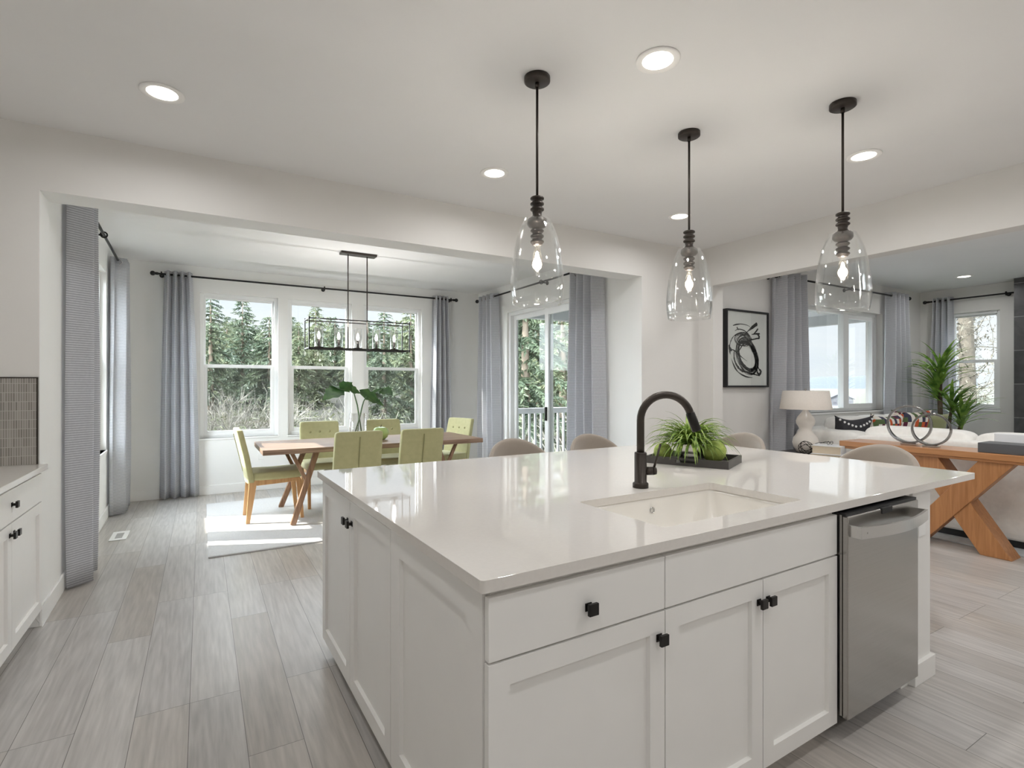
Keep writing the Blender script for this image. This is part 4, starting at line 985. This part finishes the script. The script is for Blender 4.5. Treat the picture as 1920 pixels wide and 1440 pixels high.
def end_table():
    x,y=5.90,3.36; t=thing('end_table','dark grey end table between the sofa and the curtain, under the lamp','side table',(x,y,0))
    part('tabletop',MB().box(x-.36,x+.15,y-.43,y+.30,.575,.61),M_endtable,t,bevel=.004)
    for sx in (-.33,.12):
        for sy in (-.39,.27): part('leg',MB().box(x+sx-.02,x+sx+.02,y+sy-.02,y+sy+.02,0,.575),M_endtable,t,bevel=.003)
    z=.611; lx,ly=5.84,3.42
    t=thing('table_lamp','white gourd table lamp with a drum shade, in front of the sheer curtain','lamp',(lx,ly,z))
    part('lamp_base',MB().lathe([(.0,.0),(.075,.0),(.09,.01),(.122,.06),(.132,.11),(.122,.165),(.085,.215),(.062,.25),(.070,.285),(.092,.32),(.097,.35),(.085,.39),(.055,.43),(.032,.46),(.026,.48),(.0,.48)],(lx,ly,z),36),M_lampbase,t)
    part('neck',MB().cyl((lx,ly,z+.48),(lx,ly,z+.53),.012).cyl((lx,ly,z+.53),(lx,ly,z+.70),.004,n=8).sup((lx,ly,z+.705),(.02,.02,.024),1,1,10,6),M_chrome,t)
    sh=part('lamp_shade',MB().lathe([(.262,.485),(.232,.690),(.229,.690),(.259,.485)],(lx,ly,z),48),M_linen,t)
    part('shade_spider',MB().bar((lx-.23,ly,z+.68),(lx+.23,ly,z+.68),.004,.004).bar((lx,ly-.23,z+.68),(lx,ly+.23,z+.68),.004,.004),M_chrome,sh)
    part('cord',MB().tube([(lx-.06,ly-.06,z+.012),(lx-.14,ly-.10,z+.006),(lx-.24,ly-.10,z+.006),(lx-.33,ly-.06,z+.004),(lx-.40,ly-.02,z-.02),(lx-.43,ly,z-.12)],.004,8),M_cord,t)
    bx,by=5.76,3.12
    def book(label,z0,w,d,h,yaw,m):
        t=thing('book',label,'book',(bx,by,z0),yaw); q=(bx,by)
        part('cover',MB().box(bx-w/2,bx+w/2,by-d/2,by+d/2,z0,z0+.004).box(bx-w/2,bx+w/2,by-d/2,by+d/2,z0+h-.004,z0+h).box(bx-w/2,bx+w/2,by-d/2,by-d/2+.004,z0+.004,z0+h-.004),m,t)
        part('page_block',MB().box(bx-w/2+.006,bx+w/2-.006,by-d/2+.004,by+d/2-.006,z0+.004,z0+h-.004),M_pages,t)
    book('thin white book at the bottom of the pair beside the lamp',z,.30,.30,.028,.35,M_book)
    book('thick white book lying on the thin one, under the eyeglasses',z+.0285,.27,.27,.085,.30,M_book)
    gz=z+.0285+.085; t=thing('eyeglasses','dark rimmed eyeglasses lying on the white books','eyeglasses',(5.78,3.14,gz+.001)); gx,gy=5.78,3.14
    for s in (-1,1):
        part('rim',MB().tube([(gx+.032*s+.024*math.cos(q*PI/6),gy-.02,gz+.022+.018*math.sin(q*PI/6)) for q in range(12)],.0025,6,closed=True),M_dark,t)
        part('temple',MB().tube([(gx+.057*s,gy-.02,gz+.026),(gx+.058*s,gy+.06,gz+.024),(gx+.045*s,gy+.11,gz+.004)],.0025,6),M_dark,t)
    part('bridge',MB().tube([(gx-.009,gy-.02,gz+.026),(gx,gy-.02,gz+.030),(gx+.009,gy-.02,gz+.026)],.002,6),M_dark,t)
    ox,oy=5.625,3.29; r=.072; t=thing('wire_orb','open wire orb ornament in front of the lamp base','ornament',(ox,oy,z)); rr=random.Random(2)
    for k in range(5):
        a=Vector((rr.gauss(0,1),rr.gauss(0,1),rr.gauss(0,1))).normalized(); b=a.orthogonal().normalized(); c=a.cross(b)
        part('wire_hoop',MB().tube([Vector((ox,oy,z+r+.004))+(b*math.cos(q*PI/14)+c*math.sin(q*PI/14))*r for q in range(28)],.0032,6,closed=True),M_bronze,t)
end_table()
def dracaena():
    x,y=9.02,3.30; t=thing('dracaena_plant','tall green dracaena standing in the living room corner','plant',(x,y,0)); r=random.Random(11)
    part('planter',MB().lathe([(.0,.0),(.13,.0),(.17,.36),(.155,.36),(.15,.32),(.0,.32)],(x,y,0),28),M_pot,t)
    for (dx,dy,h,lo,up,nl) in ((-.04,.03,1.50,(.0,.02),.62,42),(.05,-.06,1.05,(.02,-.02),.55,34),(.10,-.16,.86,(.03,-.04),.58,40),(-.02,.06,1.26,(-.0,.0),.58,36)):
        p=Vector((x+dx*.4,y+dy*.4,.32)); q=Vector((x+dx,y+dy,h))
        part('cane',MB().tube([p,p.lerp(q,.5)+Vector((.01,.01,0)),q],[.024,.02,.017],10),M_trunk,t)
        lf=MB()
        for k in range(nl):
            az=r.uniform(0,2*PI); el=r.uniform(.5,1.5); ln=r.uniform(.75,1.05)*up; d=Vector((math.cos(az),math.sin(az),0)); s_=Vector((-d.y,d.x,0)); pp=q+Vector((0,0,r.uniform(-.12,.06))); e=el; vs=[]; n=7; wd=r.uniform(.016,.026)
            for i in range(n+1):
                s=i/n; w=wd*(1-s**2.2)*(.55+.9*min(1,s*2.5))*.8+.0008
                vs+=[pp-s_*w+Vector((0,0,w*.35)),pp.copy(),pp+s_*w+Vector((0,0,w*.35))]
                st=(d*math.cos(e)+Vector((0,0,1))*math.sin(e))*(ln/n); pp=pp+st; e-=.13*(1+s)*r.uniform(.4,1.3)
                pp.x=min(pp.x,LX-.2); pp.y=min(pp.y,YW-.2)
            lf.add(vs,[(3*i+j,3*i+j+1,3*i+4+j,3*i+3+j) for i in range(n) for j in (0,1)],True)
        part('leaf_crown',lf,M_drac,t,weld=False)
dracaena()

t=thing('wall_outlet','white wall outlet low under the left dining window','outlet',(.67,YB_-.004,.40))
part('cover_plate',MB().box(.635,.705,YB_-.006,YB_-.0005,.397,.513),M_trim,t,bevel=.002)
for z in (.43,.475): part('socket',MB().box(.653,.687,YB_-.008,YB_-.006,z-.014,z+.014),M_vinyl,t)
# ================================================================ outside: porch
DX0,DX1,DY0,DY1=XR_+.15,9.95,YW+.23,7.35
struct('floor_deck',MB().box(DX0,DX1,DY0,DY1,-.16,-.03),M_deck,'grey board deck outside the sliding door','deck')
struct('ceiling_porch',MB().box(DX0,DX1+.1,DY0,DY1+.1,2.64,2.78).box(DX0,DX1,DY1-.14,DY1,2.46,2.64).box(DX1-.14,DX1,DY0,DY1-.14,2.46,2.64),M_soffit,'porch roof with a perimeter beam over the deck','porch roof')
t=thing('porch_post','square white porch post at the outer deck corner','post',(DX1-.07,DY1-.07,-.03)); part('shaft',MB().box(DX1-.13,DX1-.01,DY1-.13,DY1-.01,-.03,2.46),M_rail,t,bevel=.004)
def railing(label,axis,a0,a1,n):
    if axis=='x': mp=lambda u,v,z:(u,n+v,z)
    else: mp=lambda u,v,z:(n+v,u,z)
    t=thing('deck_railing',label,'railing',mp((a0+a1)/2,0,-.03))
    part('top_rail',MB(mp).box(a0,a1,-.045,.045,.955,.99).box(a0,a1,-.018,.018,.90,.955),M_rail,t,bevel=.003)
    part('bottom_rail',MB(mp).box(a0,a1,-.02,.02,.06,.11),M_rail,t)
    k=int((a1-a0)/.115); b=part('baluster',MB(mp).box(a0+.05,a0+.082,-.016,.016,.11,.90),M_rail,t)
    st=(a1-a0-.1)/k
    for i in range(1,k+1):
        c=b.copy(); COL.objects.link(c); c.location=(b.location[0]+(st*i if axis=='x' else 0),b.location[1]+(0 if axis=='x' else st*i),b.location[2])
railing('white baluster railing along the far edge of the deck, seen through the slider','x',DX0,DX1-.14,DY1-.07)
railing('white baluster railing at the deck end, seen through the sofa window','y',DY0,DY1-.14,DX1-.07)
# ================================================================ outside: land
def gz(x,y):
    z=-2.2
    z+=max(0,y-13)*.11*(1 if x<16 else max(0,1-(x-16)/14))
    if x>14: z-=min(7,(x-14)*.22)
    return z+.25*math.sin(x*.7)*math.cos(y*.5)
def terrain():
    x0,x1,y0,y1=-50,90,-20,70
    def fn(u,v):
        x=x0+(x1-x0)*u; y=y0+(y1-y0)*v
        e=min(1,max(0,min((x1-x)/20,1)))
        return (x,y,gz(x,y)-.4)
    m=MB().sheet(70,45,fn); struct('ground',m,M_ground,'brown green forest floor around the house','ground',weld=False,org=(0,0,0))
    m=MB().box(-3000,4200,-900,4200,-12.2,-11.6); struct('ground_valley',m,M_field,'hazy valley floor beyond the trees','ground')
    def hl(u,v):
        a=math.radians(22+50*u); d=2600+v*700; return (math.sin(a)*d,math.cos(a)*d,-12+(44+12*math.sin(u*9)+7*math.sin(u*23+1)+4*math.sin(u*51))*math.sin(PI*v))
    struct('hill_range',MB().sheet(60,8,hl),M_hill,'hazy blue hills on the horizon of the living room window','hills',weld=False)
    def h2(u,v):
        a=math.radians(61+16*u); d=420+v*160; return (math.sin(a)*d,math.cos(a)*d,-12+(10.+6*u)*math.sin(PI*v)*math.sin(PI*min(1,.12+u)))
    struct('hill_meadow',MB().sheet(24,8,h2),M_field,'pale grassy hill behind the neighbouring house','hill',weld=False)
terrain()
def house():
    d=205; cx,cy=209.5,109.; a=math.atan2(cy,cx); t=thing('neighbour_house','pale gabled house far off in the living room window','house',(cx,cy,-8))
    f=Vector((math.cos(a),math.sin(a),0)); s=Vector((f.y,-f.x,0)); B=Vector((cx,cy,0))
    tfm=lambda u,n,z: tuple(B+s*u+f*n+Vector((0,0,z))); w=3.9
    part('walls',MB(tfm).prism([(-w,-12),(w,-12),(w,-3.7),(0,-1.75),(-w,-3.7)],'y',0,10),M_siding,t)
    part('roof',MB(tfm).prism([(-w-.5,-3.95),(0,-1.72),(w+.5,-3.95),(w+.5,-3.7),(0,-1.42),(-w-.5,-3.7)],'y',-.5,10.5),M_roof,t)
    part('window',MB(tfm).box(-2.6,-1.2,-.06,.02,-5.6,-4.9),M_roof,t)
house()
# ================================================================ outside: trees
def spray(mb,c,d,size,r):
    # a small drooping fan of needles: two crossed slim quads
    for _ in range(2):
        a=Vector((r.gauss(0,1),r.gauss(0,1),r.gauss(0,.5))); a=(a-d*a.dot(d)); a.normalize(); w=size*r.uniform(.14,.30); e=c+d*size+Vector((0,0,-size*.2))
        mb.add([c-a*w*.7,c+a*w*.7,e+a*w*.2,e-a*w*.2],[(0,1,2,3)])
def conifer(h,seed,needles,spread=.24,dens=1.,bare=.02,fs=1.):
    r=random.Random(seed); tr=MB().tube([(0,0,-.5),(0,0,h*.5),(0,0,h*.97)],[h*.022,h*.014,.015],8); lf=MB(); br=MB()
    z=h*bare
    while z<h*.985:
        k=(h-z)/h; L_=h*spread*(k**.75)*r.uniform(.8,1.1)+.15
        for q in range(r.randint(5,7)):
            az=r.uniform(0,2*PI); d=Vector((math.cos(az),math.sin(az),0)); ll=L_*r.uniform(.6,1.15); zz=z+r.uniform(-.1,.1)*h*.03; up=.25*k-.05 if k<.3 else -.14
            n=max(3,int(ll/.15*dens)); p=Vector((0,0,zz)); end=p+d*ll+Vector((0,0,ll*(up-.25)))
            if k>.15: br.tube([p,p.lerp(end,.5)+Vector((0,0,ll*.05)),end],[.012+.01*k,.009,.004],4,cap=False)
            for i in range(1,n+1):
                s=i/n; c=p.lerp(end,s)+Vector((0,0,.2*ll*s*(1-s)))
                for _ in range(4):
                    dd=(d*r.uniform(.2,1)+Vector((-d.y,d.x,0))*r.uniform(-1.2,1.2)+Vector((0,0,r.uniform(-.7,.25)))).normalized()
                    spray(lf,c,dd,r.uniform(.14,.36)*(.55+.6*min(1,ll))*fs,r)
        z+=h*.027*r.uniform(.7,1.2)
    return tr,lf,br
def make_tree(label,h,seed,m,group,spread=.24,dens=1.,fs=1.):
    t=thing('conifer_tree',label,'tree',(0,0,0),group=group); tr,lf,br=conifer(h,seed,m,spread,dens,fs=fs)
    part('trunk',tr,M_bark,t,weld=False); part('foliage',lf,m,t,weld=False); part('boughs',br,M_bark,t,weld=False); return t
def ray(px,d):
    k=(px-960)/987.373; ca,sa=math.cos(math.radians(30.513)),math.sin(math.radians(30.513)); return (d*(sa+k*ca),d*(ca-k*sa))
def put_tree(src,px,d,top,hsrc,label=None,used=set(),rot=0.):
    x,y=ray(px,d); b=gz(x,y)-.4; zt=1.359+(722.9-top)*d/987.373; s=(zt-b)/hsrc
    if src.name in used: o=dup(src,(x,y,b),rot,label)
    else: o=src; used.add(src.name); o.location=(x,y,b); o.rotation_euler=(0,0,rot)
    o.scale=(s,s,s); 
    if label: o['label']=label
    return o
gt='conifers in the wood beyond the dining windows'; lt='dark green conifer among others in the wood beyond the dining windows'; lp='pale green conifer among others in the wood beyond the dining windows'
A=make_tree(lt,9.,1,M_needle,gt); B=make_tree(lp,9.,2,M_needle2,gt,.21); C=make_tree(lt,9.,3,M_needle,gt,.30); D=make_tree(lt,9.,5,M_needle,gt,.30,2.4,.52); E_=make_tree(lp,9.,6,M_needle2,gt,.28,2.4,.52)
for (src,px,d,top,lab) in ((D,395,20,540,'broad dark conifer nearest the left dining window, cut by its top edge'),(A,455,25,557,'pointed dark conifer standing against the sky in the left dining window'),(C,505,24,585,lt),(B,560,34,600,lp),(B,592,36,562,'pale pointed conifer against the sky in the middle dining window'),(A,628,46,592,lt),(B,655,44,604,lp),
        (A,540,42,588,lt),(D,720,22,575,'broad conifer filling the right dining window'),(B,770,26,560,lp),(A,690,40,598,lt),(B,425,38,600,lp),(C,480,40,604,lt),(A,800,36,570,lt),(B,365,30,575,lp)):
    put_tree(src,px,d,top,9.,lab,rot=px*.7)
rq=random.Random(31)
for k in range(34):
    px=350+k*14+rq.uniform(-6,6); d=rq.uniform(46,62); put_tree((A,B,C)[k%3],px,d,rq.uniform(588,622),9.,(lt,lp,lt)[k%3],rot=k*1.3)
for k in range(12):
    px=880+k*24; d=rq.uniform(30,44); put_tree((B,A,C)[k%3],px,d,rq.uniform(545,600),9.,(lp,lt,lt)[k%3],rot=k*1.7)
g3='conifers beyond the deck'; l3='green conifer beyond the deck railing, seen through the slider'
for (src,px,d,top,lab) in ((D,985,14.5,400,'large drooping conifer close beyond the deck in the left slider pane'),(E_,1055,17,470,'lighter conifer beyond the deck in the right slider pane'),(A,1010,26,545,l3),(E_,945,24,520,l3),(A,1095,24,500,l3),(E_,1150,22,480,l3)):
    o=put_tree(src,px,d,top,9.,lab,rot=px*.9); o['group']=g3
def twigbush(h,seed,leafy):
    r=random.Random(seed); tw=MB(); lf=MB()
    for k in range(150):
        az=r.uniform(0,2*PI); el=r.uniform(.5,1.5); p=Vector((r.gauss(0,.25),r.gauss(0,.25),0)); d=Vector((math.cos(az)*math.cos(el),math.sin(az)*math.cos(el),math.sin(el))); L_=h*r.uniform(.5,1.05); q=p
        seg=5
        for i in range(seg):
            d=(d+Vector((r.gauss(0,.16),r.gauss(0,.16),r.gauss(0,.12)))).normalized(); e=q+d*L_/seg; w=.013*(1-i/seg)+.004
            a=d.cross(Vector((r.gauss(0,1),r.gauss(0,1),r.gauss(0,1)))).normalized()*w
            tw.add([q-a,q+a,e+a*.7,e-a*.7],[(0,1,2,3)])
            for _ in range(3):
                dd=(d+Vector((r.gauss(0,.6),r.gauss(0,.6),r.gauss(0,.5)))).normalized(); f=e+dd*h*r.uniform(.08,.22); b=dd.orthogonal().normalized()*.006
                tw.add([e-b,e+b,f],[(0,1,2)])
                if leafy:
                    for _ in range(2): spray(lf,e.lerp(f,r.uniform(.3,1)),Vector((r.gauss(0,1),r.gauss(0,1),r.gauss(0,.6))).normalized(),r.uniform(.06,.14),r)
            q=e
    return tw,lf
def make_bush(label,seed,leafy,group):
    t=thing('shrub',label,'shrub',(0,0,0),group=group); tw,lf=twigbush(2.4,seed,leafy); part('stems',tw,M_twig,t,weld=False)
    if leafy: part('leaves',lf,M_bush,t,weld=False)
    return t
gb='brush on the slope below the dining windows'; lb='bare grey twiggy shrub in the brush below the dining windows'; lc='small-leaved green shrub in the brush below the dining windows'
b1=make_bush(lb,21,False,gb); b2=make_bush(lc,22,True,gb); b3=make_bush(lb,23,False,gb)
rr=random.Random(9); cnt={}
for i in range(44):
    px=rr.uniform(355,1110); d=rr.uniform(11.5,22); x,y=ray(px,d); 
    if y<9.2: continue
    src=(b1,b2,b3)[i%3]; s=rr.uniform(.8,1.35); b=gz(x,y)-.45
    if src.name in cnt: o=dup(src,(x,y,b),rr.uniform(0,6))
    else: cnt[src.name]=1; o=src; o.location=(x,y,b)
    o.scale=(s,s,s)
# leafless tree by the narrow living room window
def bare_tree():
    x,y=ray(1815,17.5); t=thing('bare_tree','lichen covered leafless tree outside the narrow living room window','tree',(x,y,-5)); r=random.Random(4)
    tk=MB().tube([(x,y,-6),(x+.05,y,0),(x-.05,y+.05,4),(x,y,8)],[.30,.24,.19,.10],10); tw=MB(); bd=MB()
    for k in range(140):
        z=r.uniform(-3.5,6.5); az=r.uniform(0,2*PI); d=Vector((math.cos(az),math.sin(az),r.uniform(-.1,.5))).normalized(); q=Vector((x,y,z)); L_=r.uniform(1.4,3.2)*(1-.06*max(0,z)); seg=6
        for i in range(seg):
            d=(d+Vector((r.gauss(0,.22),r.gauss(0,.22),r.gauss(0,.2)))).normalized(); e=q+d*L_/seg; w=.016*(1-i/seg)+.005; a=d.orthogonal().normalized()*w; b_=d.cross(a)
            tw.add([q-a,q+a,e+a*.7,e-a*.7],[(0,1,2,3)]); tw.add([q-b_,q+b_,e+b_*.7,e-b_*.7],[(0,1,2,3)])
            for _ in range(5):
                dd=(d+Vector((r.gauss(0,.8),r.gauss(0,.8),r.gauss(0,.6)))).normalized(); f=e+dd*r.uniform(.2,.55); b=dd.orthogonal().normalized()*.008; tw.add([e-b,e+b,f],[(0,1,2)])
                for _ in range(2): spray(bd,e.lerp(f,r.uniform(.2,1)),Vector((r.gauss(0,1),r.gauss(0,1),r.gauss(0,1))).normalized(),r.uniform(.05,.12),r)
            q=e
    part('trunk',tk,M_tan,t,weld=False); part('branches',tw,M_lichen,t,weld=False); part('lichen_buds',bd,M_lichen,t,weld=False)
bare_tree()
